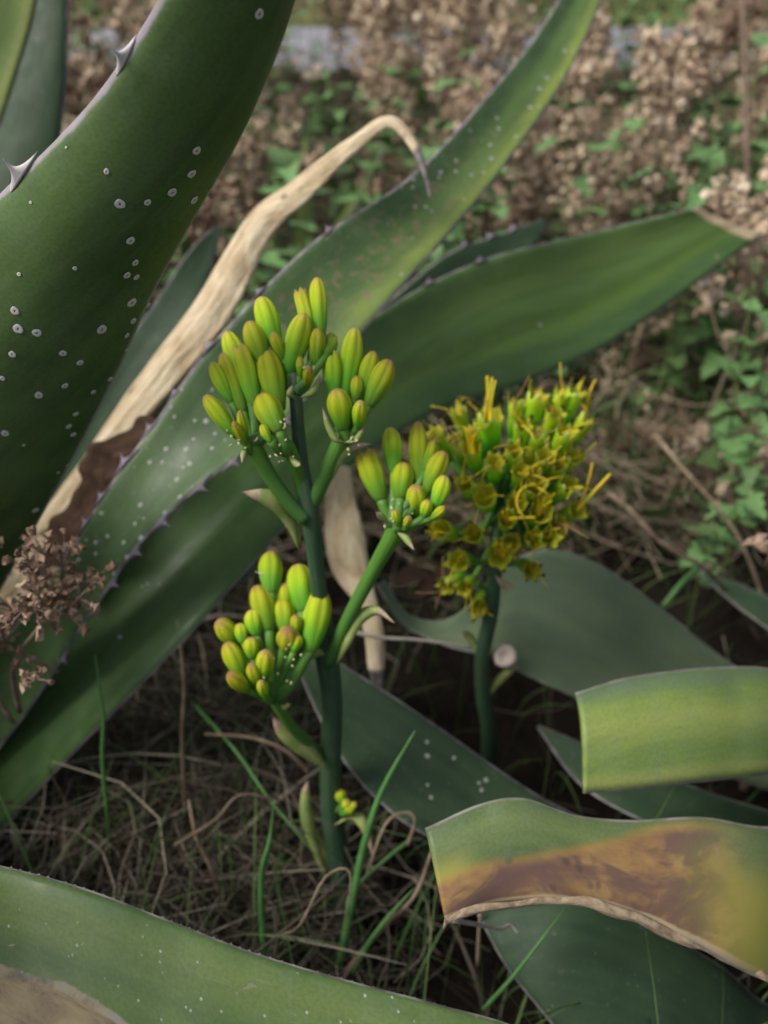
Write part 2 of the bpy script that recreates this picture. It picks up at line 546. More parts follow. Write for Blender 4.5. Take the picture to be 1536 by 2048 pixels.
# ---- background
M['weed_stem'] = simple_mat('weed_stem', (0.24, 0.165, 0.115), (0.44, 0.33, 0.235), 25, 0.8, vary=0.3)
M['weed_head'] = island_mat('weed_seed', [(0.0, (0.26, 0.17, 0.12)), (0.35, (0.52, 0.39, 0.27)), (0.7, (0.68, 0.54, 0.39)), (1.0, (0.80, 0.68, 0.52))], 0.85)
M['weed_head_dark'] = island_mat('weed_seed_brown', [(0.0, (0.16, 0.095, 0.065)), (0.5, (0.32, 0.21, 0.145)), (1.0, (0.48, 0.35, 0.25))], 0.85)
M['green_leaf'] = simple_mat('weed_leaf', (0.085, 0.185, 0.055), (0.16, 0.28, 0.095), 40, 0.5, vary=0.35)
M['green_stem'] = simple_mat('weed_green_stem', (0.07, 0.13, 0.03), (0.14, 0.19, 0.06), 40, 0.6)
M['straw'] = island_mat('straw', [(0.0, (0.045, 0.03, 0.018)), (0.4, (0.085, 0.068, 0.05)), (0.72, (0.17, 0.145, 0.105)), (1.0, (0.46, 0.40, 0.30))], 0.8)
M['straw_far'] = island_mat('straw_tan', [(0.0, (0.10, 0.07, 0.05)), (0.4, (0.26, 0.19, 0.13)), (0.75, (0.42, 0.33, 0.23)), (1.0, (0.54, 0.44, 0.33))], 0.8)
M['grass'] = island_mat('grass_green', [(0.0, (0.03, 0.07, 0.02)), (0.5, (0.06, 0.13, 0.03)), (1.0, (0.13, 0.19, 0.06))], 0.6)
M['blade'] = simple_mat('blade_green', (0.055, 0.15, 0.04), (0.10, 0.23, 0.06), 30, 0.5, vary=0.25)
M['twig'] = simple_mat('twig_bark', (0.13, 0.085, 0.055), (0.30, 0.23, 0.16), 60, 0.8, vary=0.3)
M['twig_pale'] = simple_mat('twig_pale', (0.28, 0.25, 0.21), (0.44, 0.40, 0.34), 60, 0.8)
M['deadleaf'] = simple_mat('fallen_leaf', (0.07, 0.035, 0.022), (0.15, 0.08, 0.045), 50, 0.8, vary=0.3)
M['shell'] = simple_mat('husk', (0.42, 0.34, 0.28), (0.62, 0.54, 0.46), 200, 0.6)
t = NT('soil', 0.95, 0.1)
o = t.obj()
n1 = t.noise(o, 9, 8, 0.65)
n2 = t.noise(o, 70, 6, 0.7)
c = t.mix(t.step(n1, 0.35, 0.65), (0.012, 0.009, 0.007), (0.026, 0.020, 0.014))
c = t.mix(t.step(n2, 0.5, 0.75, 0.0, 0.6), c, (0.045, 0.034, 0.024))
gy = t.n('SeparateXYZ'); t.put(gy.inputs[0], o)
far = t.step(t.m('ADD', gy.outputs[1], t.m('MULTIPLY', n1, 2.0)), 6.6, 8.6)
c = t.mix(far, c, t.mix(t.step(n2, 0.35, 0.65), (0.10, 0.13, 0.035), (0.24, 0.22, 0.09)))
t.bump(t.m('ADD', n1, t.m('MULTIPLY', n2, 0.5)), 0.9, 0.02)
M['soil'] = t.done(c)
t = NT('asphalt', 0.85, 0.3)
o = t.obj()
n1 = t.noise(o, 3, 5); n2 = t.noise(o, 220, 3)
t.bump(n2, 0.4, 0.004)
M['road'] = t.done(t.mix(t.step(n2, 0.3, 0.7), t.mix(n1, (0.17, 0.165, 0.18), (0.26, 0.25, 0.275)), (0.34, 0.33, 0.36)))


# ------------------------------------------------------------------ ground and road (the setting)
def ground_z(x, y):
    """gentle bank that climbs away from the camera"""
    if y > 0.95:
        z = 0.085 * (min(y, 4.2) - 0.95)
    else:
        z = 0.0
    if y > 7:
        z += 0.02 * min(y - 7, 60)
    z -= 0.13 * math.exp(-((x - .20) / .26) ** 2 - ((y - .50) / .26) ** 2)  # hollow sunk here so the surrounding leaves shade the ground more deeply
    damp = 1.0 if y < 3.8 else max(0.0, 1 - (y - 3.8) / 0.4)
    return z + damp * (0.018 * noise.noise(Vector((x * 3, y * 3, 0))) + 0.008 * noise.noise(Vector((x * 11, y * 11, 5))))


xs = [-120, -60, -30, -15, -8, -5] + [-3.2 + 0.08 * i for i in range(81)] + [5, 8, 15, 30, 60, 120]
ys = [-20, -8, -3, -1.5] + [-0.8 + 0.07 * i for i in range(75)] + [4.6, 5.2, 6, 7, 8, 10, 14, 20, 30, 50, 90, 150, 260]
g = MB()
g.add([(x, y, ground_z(x, y)) for y in ys for x in xs],
      [(j * len(xs) + i, j * len(xs) + i + 1, (j + 1) * len(xs) + i + 1, (j + 1) * len(xs) + i)
       for j in range(len(ys) - 1) for i in range(len(xs) - 1)])
tag(g.build('ground', M['soil']), kind='structure')
rz = ground_z(0, 5) + 0.006
g = MB()
rx = [-60 + 4 * i for i in range(31)]
near = [4.35 + 0.10 * math.sin(x * 1.7) for x in rx]
g.add([(x, n_, rz) for x, n_ in zip(rx, near)] + [(x, 6.6, rz) for x in rx],
      [(i, i + 1, len(rx) + i + 1, len(rx) + i) for i in range(len(rx) - 1)])
tag(g.build('road', M['road']), kind='structure')


# ------------------------------------------------------------------ agave leaves
def make_leaf(parent, U, L, mat, sag=0.0, thick=0.006, nl=70, nc=14, keel=0.0, wav=0.0, seed=0, name='leaf', asym=0.0, crease=0.0):
    """a thick blade between two margins (photo px, px, metres), base first.  sag > 0 bulges to the viewer, < 0 is a trough.
    returns (object, function(s, which) -> margin point, tangent, outward)"""
    gp = lambda p: p.copy() if isinstance(p, Vector) else P(*p)
    ua = catmull([gp(p) for p in U], nl)
    la = catmull([gp(p) for p in L], nl)
    rr = random.Random(seed)
    ph = rr.random() * 50
    front, back, uvs, mets, eds = [], [], [], [], []
    ln = 0.0
    pm = None
    frames = []
    nprev = None
    for i in range(nl + 1):
        a, b = ua[i], la[i]
        mid = (a + b) / 2
        if pm is not None:
            ln += (mid - pm).length
        pm = mid
        i0, i1 = max(0, i - 1), min(nl, i + 1)
        t_ = ((ua[i1] + la[i1]) - (ua[i0] + la[i0])).normalized()
        c_ = (b - a)
        w = c_.length
        cn = c_.normalized() if w > 1e-6 else t_.orthogonal().normalized()
        n_ = t_.cross(cn).normalized()
        if nprev is None:
            if n_.dot(CAM - mid) < 0:
                n_ = -n_
        elif n_.dot(nprev) < 0:
            n_ = -n_
        nprev = n_
        frames.append((a, b, t_, cn, n_, w, ln, i / nl))
    for (a, b, t_, cn, n_, w, ln_, s) in frames:
        th = thick * (1.25 - 0.75 * s)
        for j in range(nc + 1):
            v = j / nc
            x = 2 * v - 1
            prof = (1 - x * x)
            if asym:
                prof *= 1 + asym * x
            off = sag * w * prof
            if keel:
                off += keel * w * math.exp(-(x / 0.22) ** 2)
            if wav:
                off += wav * w * (0.5 + abs(x)) * noise.noise(Vector((s * 7, v * 1.2, ph)))
            if crease:
                off += crease * w * (math.sin(x * 7 + 2 * noise.noise(Vector((s * 5, 1, ph)))) + .7 * math.sin(x * 15 + 4 * noise.noise(Vector((s * 9, 3, ph))))) * (1 - x * x) ** .5
                off += crease * w * 1.6 * noise.noise(Vector((s * 38, v * 2.5, ph)))
            base = lerp(a, b, v)
            if wav:
                base = base + t_ * 0
            ht = th * 0.5 * math.sqrt(max(0.0, 1 - abs(x) ** 3)) + 0.0004
            front.append(base + n_ * (off + ht))
            back.append(base + n_ * (off - ht))
            uvs.append((s, v))
            mets.append((ln_, v * w))
            eds.append((min(v, 1 - v) * w, w))
    n1 = nc + 1
    N = len(front)
    verts = front + back
    faces = []
    for i in range(nl):
        for j in range(nc):
            q = (i * n1 + j, i * n1 + j + 1, (i + 1) * n1 + j + 1, (i + 1) * n1 + j)
            faces.append(q)
            faces.append(tuple(N + k for k in reversed(q)))
        faces.append((i * n1, (i + 1) * n1, N + (i + 1) * n1, N + i * n1))
        faces.append((i * n1 + nc, N + i * n1 + nc, N + (i + 1) * n1 + nc, (i + 1) * n1 + nc))
    for j in range(nc):
        faces.append((j, N + j, N + j + 1, j + 1))
        e = nl * n1
        faces.append((e + j, e + j + 1, N + e + j + 1, N + e + j))
    me = bpy.data.meshes.new(name)
    me.from_pydata([tuple(p) for p in verts], [], faces)
    me.materials.append(mat)
    me.polygons.foreach_set('use_smooth', [True] * len(faces))
    li = [0] * len(me.loops)
    me.loops.foreach_get('vertex_index', li)
    for nm, dat in (('UVMap', uvs), ('Metric', mets), ('Edge', eds)):
        ul = me.uv_layers.new(name=nm)
        flat = []
        for k in li:
            flat += dat[k % N]
        ul.data.foreach_set('uv', flat)
    bm = bmesh.new()
    bm.from_mesh(me)
    bmesh.ops.recalc_face_normals(bm, faces=bm.faces)
    bm.to_mesh(me)
    bm.free()
    me.update()
    o = link(name, me, parent)
    o['_bvh'] = 0
    del o['_bvh']

    def margin(s, which):
        i = max(0, min(nl, int(round(s * nl))))
        a, b, t_, cn, n_, w, ln_, _ = frames[i]
        return (a, t_, -cn, n_) if which == 'U' else (b, t_, cn, n_)
    bvh = BVHTree.FromPolygons([Vector(p) for p in verts], faces)
    return o, margin, bvh, frames


def tooth_mesh(name, mat):
    """flattened hooked prickle with a long decurrent horny foot; x = along, y = outward"""
    m = MB()
    n, k = 12, 10
    verts, faces = [], []
    for i in range(n):
        f = i / (n - 1)
        hl = 1.5 * (1 - f) ** 4.5 + 0.16 * (1 - f) + 0.012
        hz = 0.26 * (1 - f) ** 1.2 + 0.012
        for j in range(k):
            a = 2 * math.pi * j / k
            verts.append((math.cos(a) * hl + 0.30 * f * f, f * 1.05 - 0.10, math.sin(a) * hz))
    for i in range(n - 1):
        for j in range(k):
            faces.append((i * k + j, i * k + (j + 1) % k, (i + 1) * k + (j + 1) % k, (i + 1) * k + j))
    faces.append(tuple((n - 1) * k + j for j in range(k)))
    faces.append(tuple(range(k - 1, -1, -1)))
    m.add(verts, faces)
    return m.mesh(name, mat)


TOOTH = tooth_mesh('tooth', M['tooth'])
TOOTH_D = tooth_mesh('tooth_dark', M['tooth_dark'])


def add_teeth(leaf, margin, which, spots, size, mesh=TOOTH):
    for k, s in enumerate(spots):
        p, t_, out, n_ = margin(s, which)
        o = bpy.data.objects.new('tooth', mesh)
        COL.objects.link(o)
        o.parent = leaf
        o.matrix_parent_inverse = Matrix()
        zz = t_.cross(out).normalized()
        yy = zz.cross(t_)
        sz = size * R.uniform(0.75, 1.2) if not isinstance(size, list) else size[k]
        mat3 = Matrix((t_ * R.choice((1, 1, -0.8)), yy, zz)).transposed().to_4x4()
        # leaf objects sit at parent's inverse: write local = inverse(leaf world) @ world
        o.matrix_local = leaf_local(leaf) @ (Matrix.Translation(p) @ mat3 @ Matrix.Diagonal((sz, sz, sz, 1)))


def leaf_local(o):
    m = Matrix()
    # parent chain is pure translation that cancels, so the leaf's own world matrix is identity
    return m


def scale_mesh():
    """a round flat scale insect: pale waxy ring on a dark rim, dark slit in the middle"""
    m = MB()
    n = 14
    rings = [(1.0, 0.00, 1), (0.93, 0.10, 0), (0.66, 0.20, 0), (0.26, 0.20, 0)]
    verts, faces, mats = [], [], []
    for r, z, _ in rings:
        for j in range(n):
            a = 2 * math.pi * j / n
            rr = r * (1 + 0.05 * math.sin(3 * a + 1) + 0.04 * math.sin(5 * a))
            y = math.sin(a) * rr
            x = math.cos(a) * rr
            if r < 0.5:
                y *= 0.55
                x *= 1.15
            verts.append((x, y * 0.86, z))
    for k in range(3):
        for j in range(n):
            faces.append((k * n + j, k * n + (j + 1) % n, (k + 1) * n + (j + 1) % n, (k + 1) * n + j))
            mats.append(1 if k == 0 else 0)
    verts.append((0, 0, 0.06))
    for j in range(n):
        faces.append((3 * n + j, 3 * n + (j + 1) % n, 4 * n))
        mats.append(1)
    m.add(verts, faces)
    m.m = mats
    return m.mesh('scale_spot', [M['spot'], M['spot_core']])


SPOT = scale_mesh()


def plain_spot_mesh():
    m = MB()
    n = 10
    verts = [(math.cos(2 * math.pi * j / n), math.sin(2 * math.pi * j / n) * 0.9, 0) for j in range(n)]
    verts += [(math.cos(2 * math.pi * j / n) * 0.6, math.sin(2 * math.pi * j / n) * 0.55, 0.3) for j in range(n)]
    verts += [(0, 0, 0.22)]
    f = [(j, (j + 1) % n, n + (j + 1) % n, n + j) for j in range(n)]
    c = [(n + j, n + (j + 1) % n, 2 * n) for j in range(n)]
    m.add(verts, f + c)
    return m.mesh('wax_spot', [M['wax']])


SPOT2 = plain_spot_mesh()


def add_spots(leaf, bvh, frames, lst, mesh, name='scale_spot', squash=1.0):
    for (px, py, r) in lst:
        d = (P(px, py, 1.0) - CAM)
        hit = bvh.ray_cast(CAM, d.normalized())
        if hit[0] is None:
            continue
        p, nrm = hit[0], hit[1]
        if nrm.dot(d) > 0:
            nrm = -nrm
        dep = (p - CAM).dot(FW)
        fr = min(frames, key=lambda q: ((q[0] + q[1]) / 2 - p).length)
        tx = fr[2] - nrm * fr[2].dot(nrm)
        tx.normalize()
        ty = nrm.cross(tx)
        rad = r * K * dep
        o = bpy.data.objects.new(name, mesh)
        COL.objects.link(o)
        o.parent = leaf
        a = R.uniform(-0.5, 0.5)
        m3 = Matrix((tx, ty, nrm)).transposed().to_4x4() @ Matrix.Rotation(a, 4, 'Z')
        sx = rad * R.uniform(0.9, 1.1)
        sy = rad * R.uniform(0.9, 1.15)
        o.matrix_local = Matrix.Translation(p + nrm * 0.00015) @ m3 @ Matrix.Diagonal((sx, sy, min(sx, 0.0022) * 0.8, 1))


A_BASE = P(-250, 1680, 0.82)
A_BASE.z = ground_z(A_BASE.x, A_BASE.y)
B_BASE = P(1790, 1560, 0.86)
B_BASE.z = ground_z(B_BASE.x, B_BASE.y)
A = empty('agave_plant', A_BASE, 'agave rosette with white spotted dark leaves and one withered tan leaf', 'agave', 'agave rosettes')
B = empty('agave_plant', B_BASE, 'agave rosette of pale leaves with one rotting orange brown along its edge', 'agave', 'agave rosettes')

# --- rosette A ----------------------------------------------------
# the big dark blade in sharp focus, its convex back towards us
U = [(-300, 1560, .84), (-400, 1150, .72), (-370, 900, .63), (-270, 690, .55), (-115, 510, .49), (0, 388, .455), (115, 277, .43), (212, 166, .41), (318, 0, .385), (420, -190, .36), (520, -420, .34)]
L = [(-170, 1640, .84), (-75, 1330, .78), (30, 1130, .70), (140, 930, .62), (235, 745, .56), (310, 580, .52), (395, 425, .49), (478, 280, .47), (555, 105, .44), (610, -80, .41), (650, -330, .37)]
big, mg, bv, fr = make_leaf(A, U, L, M['big'], sag=0.20, thick=0.010, nl=90, nc=20, seed=1)
add_teeth(big, mg, 'U', [0.532, 0.728, 0.90], [0.0115, 0.0085, 0.008])
z1 = [(1036, 55, 25), (786, 602, 22), (766, 695, 22), (688, 769, 22), (776, 800, 22), (427, 686, 14), (480, 815, 24), (590, 809, 18), (522, 962, 20),
      (541, 1050, 17), (508, 1100, 20), (545, 1108, 15), (77, 1097, 10), (300, 1073, 10), (527, 1210, 24), (592, 1220, 15), (60, 1243, 22), (73, 1315, 25),
      (148, 1331, 20), (407, 1317, 24), (533, 1283, 16), (507, 1341, 13), (562, 1297, 10), (265, 590, 6), (123, 810, 7), (838, 780, 8), (1005, 470, 9)]
z3 = [(50, 217, 18), (252, 212, 18), (320, 250, 18), (10, 313, 14), (260, 342, 16), (373, 367, 12), (155, 380, 20), (440, 315, 13), (505, 200, 10), (303, 455, 15),
      (275, 505, 16), (293, 537, 14), (20, 532, 18), (95, 580, 8), (142, 840, 16), (243, 738, 12), (232, 690, 9), (270, 660, 8), (85, 950, 10), (5, 985, 10),
      (75, 990, 10), (35, 1098, 14), (358, 530, 8), (497, 275, 8)]
add_spots(big, bv, fr, [(x / 2, y / 2, r / 2) for x, y, r in z1] + [(x / 2, 600 + y / 2, r / 2) for x, y, r in z3], SPOT)

# the long spotted blade rising to the upper right
U = [(-300, 1590, .84), (-40, 1330, .78), (110, 1150, .74), (205, 992, .72), (312, 843, .72), (432, 680, .74), (620, 490, .78), (830, 345, .83), (1000, 160, .91), (1085, 50, .97), (1160, -80, 1.02), (1240, -240, 1.08)]
L = [(-190, 1720, .84), (30, 1460, .77), (180, 1235, .72), (285, 1085, .70), (415, 962, .69), (565, 850, .71), (738, 648, .76), (955, 402, .84), (1100, 205, .92), (1165, 90, .97), (1222, -60, 1.02), (1250, -240, 1.08)]
spl, mg, bv, fr = make_leaf(A, U, L, M['spotted'], sag=-0.13, thick=0.009, nl=96, nc=16, seed=2, wav=0.012)
add_teeth(spl, mg, 'U', [0.165, 0.20, 0.235, 0.27, 0.31, 0.355, 0.40, 0.45, 0.50, 0.56], 0.010, TOOTH_D)
add_teeth(spl, mg, 'L', [0.15, 0.19, 0.22, 0.265, 0.30, 0.35, 0.40, 0.46], 0.009, TOOTH_D)
q3 = [(665, 597, 14), (745, 598, 14), (848, 593, 14), (650, 650, 13), (600, 650, 12), (733, 670, 10), (758, 655, 14), (708, 718, 14), (720, 787, 14), (562, 820, 14),
      (660, 850, 14), (540, 895, 12), (575, 873, 9), (405, 853, 14), (430, 945, 15), (383, 970, 14), (345, 960, 9), (495, 970, 13), (565, 953, 14), (300, 1000, 12),
      (383, 1015, 10), (315, 1040, 12), (510, 1030, 14), (455, 1095, 12), (410, 1125, 10), (727, 358, 12), (685, 428, 10), (698, 467, 12), (780, 483, 10), (825, 485, 14),
      (775, 557, 9), (860, 535, 10), (820, 212, 9), (850, 360, 8), (900, 560, 9)]
q2 = [(653, 312, 12), (623, 355, 11), (585, 430, 11), (620, 425, 9), (453, 473, 12), (460, 515, 13), (530, 547, 10), (345, 523, 9), (425, 580, 10), (430, 635, 10),
      (400, 690, 11), (290, 643, 12), (288, 687, 10), (228, 690, 12), (220, 710, 10), (320, 795, 9), (190, 845, 9), (168, 828, 9), (125, 828, 9), (70, 1098, 10),
      (120, 720, 9), (115, 750, 9), (723, 205, 10), (755, 205, 9), (715, 300, 8), (70, 750, 7), (205, 630, 7), (350, 700, 7)]
add_spots(spl, bv, fr, [(x / 2, 600 + y / 2, r * .37 * R.uniform(.75, 1.15)) for x, y, r in q3] + [(768 + x / 2, y / 2, r * .37 * R.uniform(.75, 1.15)) for x, y, r in q2], SPOT2, 'wax_spot')
# its dead brown upper margin between the prickles
U = [(40, 1130, .765), (75, 1088, .762), (98, 1040, .76), (128, 1022, .758), (150, 990, .756), (166, 962, .755), (160, 938, .755), (174, 912, .755), (184, 893, .755), (212, 884, .755), (236, 866, .755), (262, 856, .755), (280, 838, .755), (306, 832, .752)]
L = [(110, 1165, .75), (135, 1125, .748), (158, 1085, .745), (180, 1050, .742), (204, 1015, .74), (226, 980, .74), (240, 958, .74), (252, 940, .74), (262, 924, .74), (274, 908, .74), (286, 892, .74), (296, 878, .74), (306, 862, .74), (316, 848, .74)]
make_leaf(A, U, L, M['brown'], sag=-0.1, thick=0.002, nl=52, nc=8, seed=3, wav=0.25, name='dead_margin')

# the thick lower blade with the cut tip
U = [(-330, 1600, .84), (-120, 1490, .82), (80, 1290, .80), (250, 1110, .79), (400, 960, .80), (560, 800, .83), (760, 625, .89), (960, 522, .94), (1180, 465, .98), (1395, 414, 1.02)]
L = [(-240, 1800, .84), (-40, 1690, .80), (170, 1485, .76), (365, 1285, .75), (495, 1140, .77), (660, 965, .82), (860, 830, .90), (1040, 768, .96), (1240, 675, 1.0), (1528, 466, 1.05)]
thk, mg, bv, fr = make_leaf(A, U, L, M['thick'], sag=-0.10, thick=0.012, nl=90, nc=18, seed=4, keel=0.03, wav=0.02)
add_teeth(thk, mg, 'U', [0.66, 0.72, 0.78], 0.010, TOOTH_D)
add_spots(thk, bv, fr, [(295, 1168, 4), (318, 1169, 3), (285, 1173, 3), (240, 1274, 5), (1080, 650, 4)], SPOT2, 'wax_spot')

# the withered tan blade with its hooked spine
U = [(-300, 1600, .85), (-140, 1360, .84), (40, 1090, .82), (158, 932, .81), (268, 768, .80), (376, 606, .80), (444, 497, .80), (500, 412, .80), (575, 362, .79), (660, 300, .78), (715, 266, .775), (762, 240, .77), (800, 243, .765), (836, 290, .76), (852, 340, .755), (861, 398, .75)]
L = [(-220, 1660, .84), (-60, 1410, .81), (100, 1110, .785), (215, 935, .78), (340, 790, .78), (450, 652, .78), (500, 562, .78), (545, 470, .78), (620, 400, .775), (690, 328, .77), (728, 292, .765), (768, 258, .76), (792, 262, .758), (822, 298, .755), (845, 345, .752), (860, 399, .75)]
U = U[:5] + [tuple(lerp(p, q, .12) for p, q in zip(a_, b_)) for a_, b_ in zip(U[5:11], L[5:11])] + U[11:]
make_leaf(A, U, L, M['dry'], sag=0.17, thick=0.005, nl=130, nc=24, seed=5, wav=0.12, crease=0.016)

# blades at the far left
U = [(-300, 1560, .88), (-330, 1000, .86), (-260, 500, .82), (-170, 150, .78), (-110, -120, .74), (-60, -400, .72)]
L = [(-220, 1580, .88), (-200, 1000, .88), (-90, 520, .84), (15, 210, .80), (78, -10, .77), (110, -300, .73)]
fl, mg, bv, fr = make_leaf(A, U, L, M['pale'], sag=-0.12, thick=0.010, seed=6)
U = [(-280, 1580, .92), (-230, 1100, .93), (-120, 600, .92), (-30, 300, .90), (20, 60, .89), (30, -250, .88)]
L = [(-200, 1600, .92), (-80, 1050, .93), (60, 560, .90), (118, 300, .88), (136, 40, .86), (120, -250, .86)]
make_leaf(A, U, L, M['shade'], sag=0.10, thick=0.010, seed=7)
# blades glimpsed behind the withered one
U = [(-260, 1600, .92), (0, 1100, .93), (170, 800, .92), (300, 620, .93), (380, 500, .96), (432, 452, .98)]
L = [(-200, 1640, .92), (80, 1100, .93), (260, 800, .92), (370, 640, .92), (420, 540, .96), (442, 460, .98)]
make_leaf(A, U, L, M['shade'], sag=-0.1, thick=0.008, seed=8)
U = [(-240, 1620, .90), (60, 1080, .93), (200, 800, .95), (290, 640, .96), (330, 575, .97), (352, 553, .98)]
L = [(-200, 1660, .90), (120, 1080, .93), (260, 810, .94), (345, 650, .95), (378, 595, .97), (366, 560, .98)]
make_leaf(A, U, L, M['pale'], sag=-0.05, thick=0.006, seed=9)
# dark toothed blade behind the thick one
U = [(-200, 1600, .92), (300, 1060, .95), (600, 760, 1.0), (790, 590, 1.03), (900, 505, 1.06), (1000, 468, 1.09), (1085, 438, 1.12)]
L = [(-160, 1650, .92), (360, 1090, .96), (680, 800, 1.02), (860, 660, 1.05), (980, 560, 1.08), (1060, 500, 1.10), (1092, 446, 1.12)]
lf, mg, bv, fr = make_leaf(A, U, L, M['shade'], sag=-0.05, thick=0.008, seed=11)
add_teeth(lf, mg, 'U', [0.72, 0.80, 0.88], 0.011, TOOTH_D)
# pale scrap of blade behind the lower buds
U = [(-200, 1640, .86), (150, 1330, .84), (330, 1180, .84), (420, 1120, .84), (470, 1095, .84), (508, 1098, .84)]
L = [(-160, 1680, .86), (180, 1390, .83), (370, 1240, .83), (440, 1185, .83), (490, 1165, .83), (514, 1140, .84)]
make_leaf(A, U, L, M['grey'], sag=-0.05, thick=0.006, seed=12)
# the foreground blade sweeping through the bottom of the view
U = [(-420, 1560, .84), (-480, 1560, .70), (-330, 1650, .56), (-150, 1700, .49), (20, 1735, .46), (180, 1780, .45), (350, 1845, .445), (500, 1902, .44), (700, 1962, .435), (880, 2010, .43), (1050, 2060, .43), (1350, 2200, .43)]
L = [(-300, 1700, .84), (-470, 1900, .66), (-360, 2060, .50), (-200, 2130, .43), (-40, 2180, .40), (120, 2220, .39), (300, 2270, .385), (480, 2310, .38), (700, 2330, .38), (900, 2330, .38), (1100, 2310, .39), (1360, 2215, .43)]
frn, mg, bv, fr = make_leaf(A, U, L, M['front'], sag=0.10, thick=0.010, nl=96, nc=20, seed=13, wav=0.015)
add_teeth(frn, mg, 'U', [0.36 + 0.012 * i + R.uniform(-.003, .003) for i in range(40)], 0.0012, TOOTH_D)


def arc_leaf(parent, base, az, el, length, width, droop, mat, seed, **kw):
    """a whole blade of the rosette given by heading and rise (degrees)"""
    az, el = math.radians(az), math.radians(el)
    h = Vector((math.cos(az), math.sin(az), 0))
    sd_ = Vector((-h.y, h.x, 0))
    Uq, Lq = [], []
    for i in range(9):
        f = i / 8
        c = base + h * (length * f * math.cos(el)) + Vector((0, 0, .02 + length * (f * math.sin(el) - droop * f * f)))
        w = width * .5 * max(.03, (0.62 + 1.2 * f - 1.85 * f * f) if f < .6 else (0.674 * (1 - f) / .4))
        Uq.append(c + sd_ * w)
        Lq.append(c - sd_ * w)
    return make_leaf(parent, Uq, Lq, mat, sag=kw.get('sag', .12), thick=.011, nl=40, nc=12, seed=seed)


for k, (az, el, ln, wd, dr) in enumerate([(178, 48, 1.0, .17, .10), (130, 62, 1.1, .17, .08), (215, 60, 1.0, .17, .06), (-100, 42, .8, .16, .20), (155, 28, 1.0, .16, .15), (235, 35, .9, .16, .15), (100, 75, 1.15, .16, .05), (190, 76, 1.1, .16, .03), (-55, 52, .78, .19, .06), (-78, 66, .9, .19, .04), (-130, 56, .95, .19, .05)]):  # extra blades out of view, added to shade the ground and lower leaves
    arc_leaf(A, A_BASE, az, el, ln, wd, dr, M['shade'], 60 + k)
# crown of the rosette, where the blades meet
m = MB()
m.tube([A_BASE + Vector((0, 0, z)) for z in (-0.05, 0.0, 0.05, 0.11, 0.16)], [0.09, 0.10, 0.085, 0.06, 0.02], 12)
m.build('crown', M['shade'], A)

# --- rosette B ----------------------------------------------------
U = [(1780, 1500, .92), (1600, 1400, .90), (1460, 1325, .88), (1330, 1222, .87), (1205, 1132, .86), (1095, 1098, .85), (1005, 1135, .84), (935, 1212, .83), (880, 1240, .83), (815, 1226, .835), (768, 1158, .84)]
L = [(1700, 1620, .90), (1500, 1570, .84), (1340, 1490, .81), (1180, 1410, .80), (1060, 1355, .80), (975, 1315, .80), (930, 1303, .805), (890, 1292, .81), (850, 1275, .815), (800, 1246, .825), (752, 1172, .835)]
make_leaf(B, U, L, M['grey'], sag=-0.12, thick=0.008, seed=21, nl=90)
# the pale bent blade
U = [(1800, 1480, .90), (1680, 1370, .76), (1545, 1337, .69), (1440, 1334, .665), (1350, 1341, .65), (1245, 1357, .64), (1150, 1386, .63)]
L = [(1760, 1640, .86), (1660, 1560, .73), (1545, 1550, .655), (1450, 1560, .63), (1370, 1568, .615), (1262, 1580, .605), (1166, 1587, .60)]
make_leaf(B, U, L, M['pale'], sag=0.10, thick=0.012, seed=22, asym=-0.55)
# the rotting blade
U = [(1840, 1560, .86), (1720, 1620, .72), (1545, 1652, .60), (1400, 1634, .575), (1265, 1640, .56), (1150, 1630, .55), (1045, 1596, .545), (960, 1608, .54), (850, 1656, .535)]
L = [(1860, 1760, .82), (1740, 1980, .66), (1545, 1965, .56), (1375, 1882, .54), (1272, 1832, .535), (1180, 1806, .53), (1080, 1802, .525), (970, 1814, .52), (890, 1842, .515)]
make_leaf(B, U, L, M['rot'], sag=0.06, thick=0.009, seed=24, wav=0.035, nl=90, nc=18)
# its torn, papery lower edge
rq = random.Random(5)
tx = [(1760, 1992, .67), (1640, 2000, .60)] + [(1545, 1962, .557), (1500, 1940, .552), (1455, 1918, .547), (1412, 1899, .543), (1375, 1880, .539), (1322, 1855, .536), (1272, 1830, .534), (1226, 1815, .531), (1180, 1804, .529), (1130, 1800, .527),
      (1080, 1800, .524), (1025, 1805, .521), (970, 1812, .519), (930, 1824, .516), (900, 1836, .514), (886, 1838, .514)]
Uq = [(x, y - rq.uniform(1, 9), d - .002) for x, y, d in tx]
Lq = [(x + rq.uniform(-6, 6), y + rq.uniform(1, 12), d + .002) for x, y, d in tx]
Lq[-1] = (884, 1856, .514)
make_leaf(B, Uq, Lq, M['torn'], sag=0.25, thick=0.003, nl=90, nc=6, seed=33, wav=0.5, name='torn_edge')
# dark blade under it
U = [(1820, 1620, .88), (1700, 1900, .80), (1560, 2010, .74), (1440, 1930, .70), (1300, 1850, .69), (1150, 1800, .69), (1040, 1800, .70), (960, 1815, .71)]
L = [(1780, 1760, .86), (1640, 2300, .72), (1450, 2350, .66), (1300, 2260, .64), (1170, 2130, .64), (1080, 2020, .655), (1010, 1930, .68), (955, 1830, .70)]
make_leaf(B, U, L, M['shade'], sag=0.06, thick=0.009, seed=25)
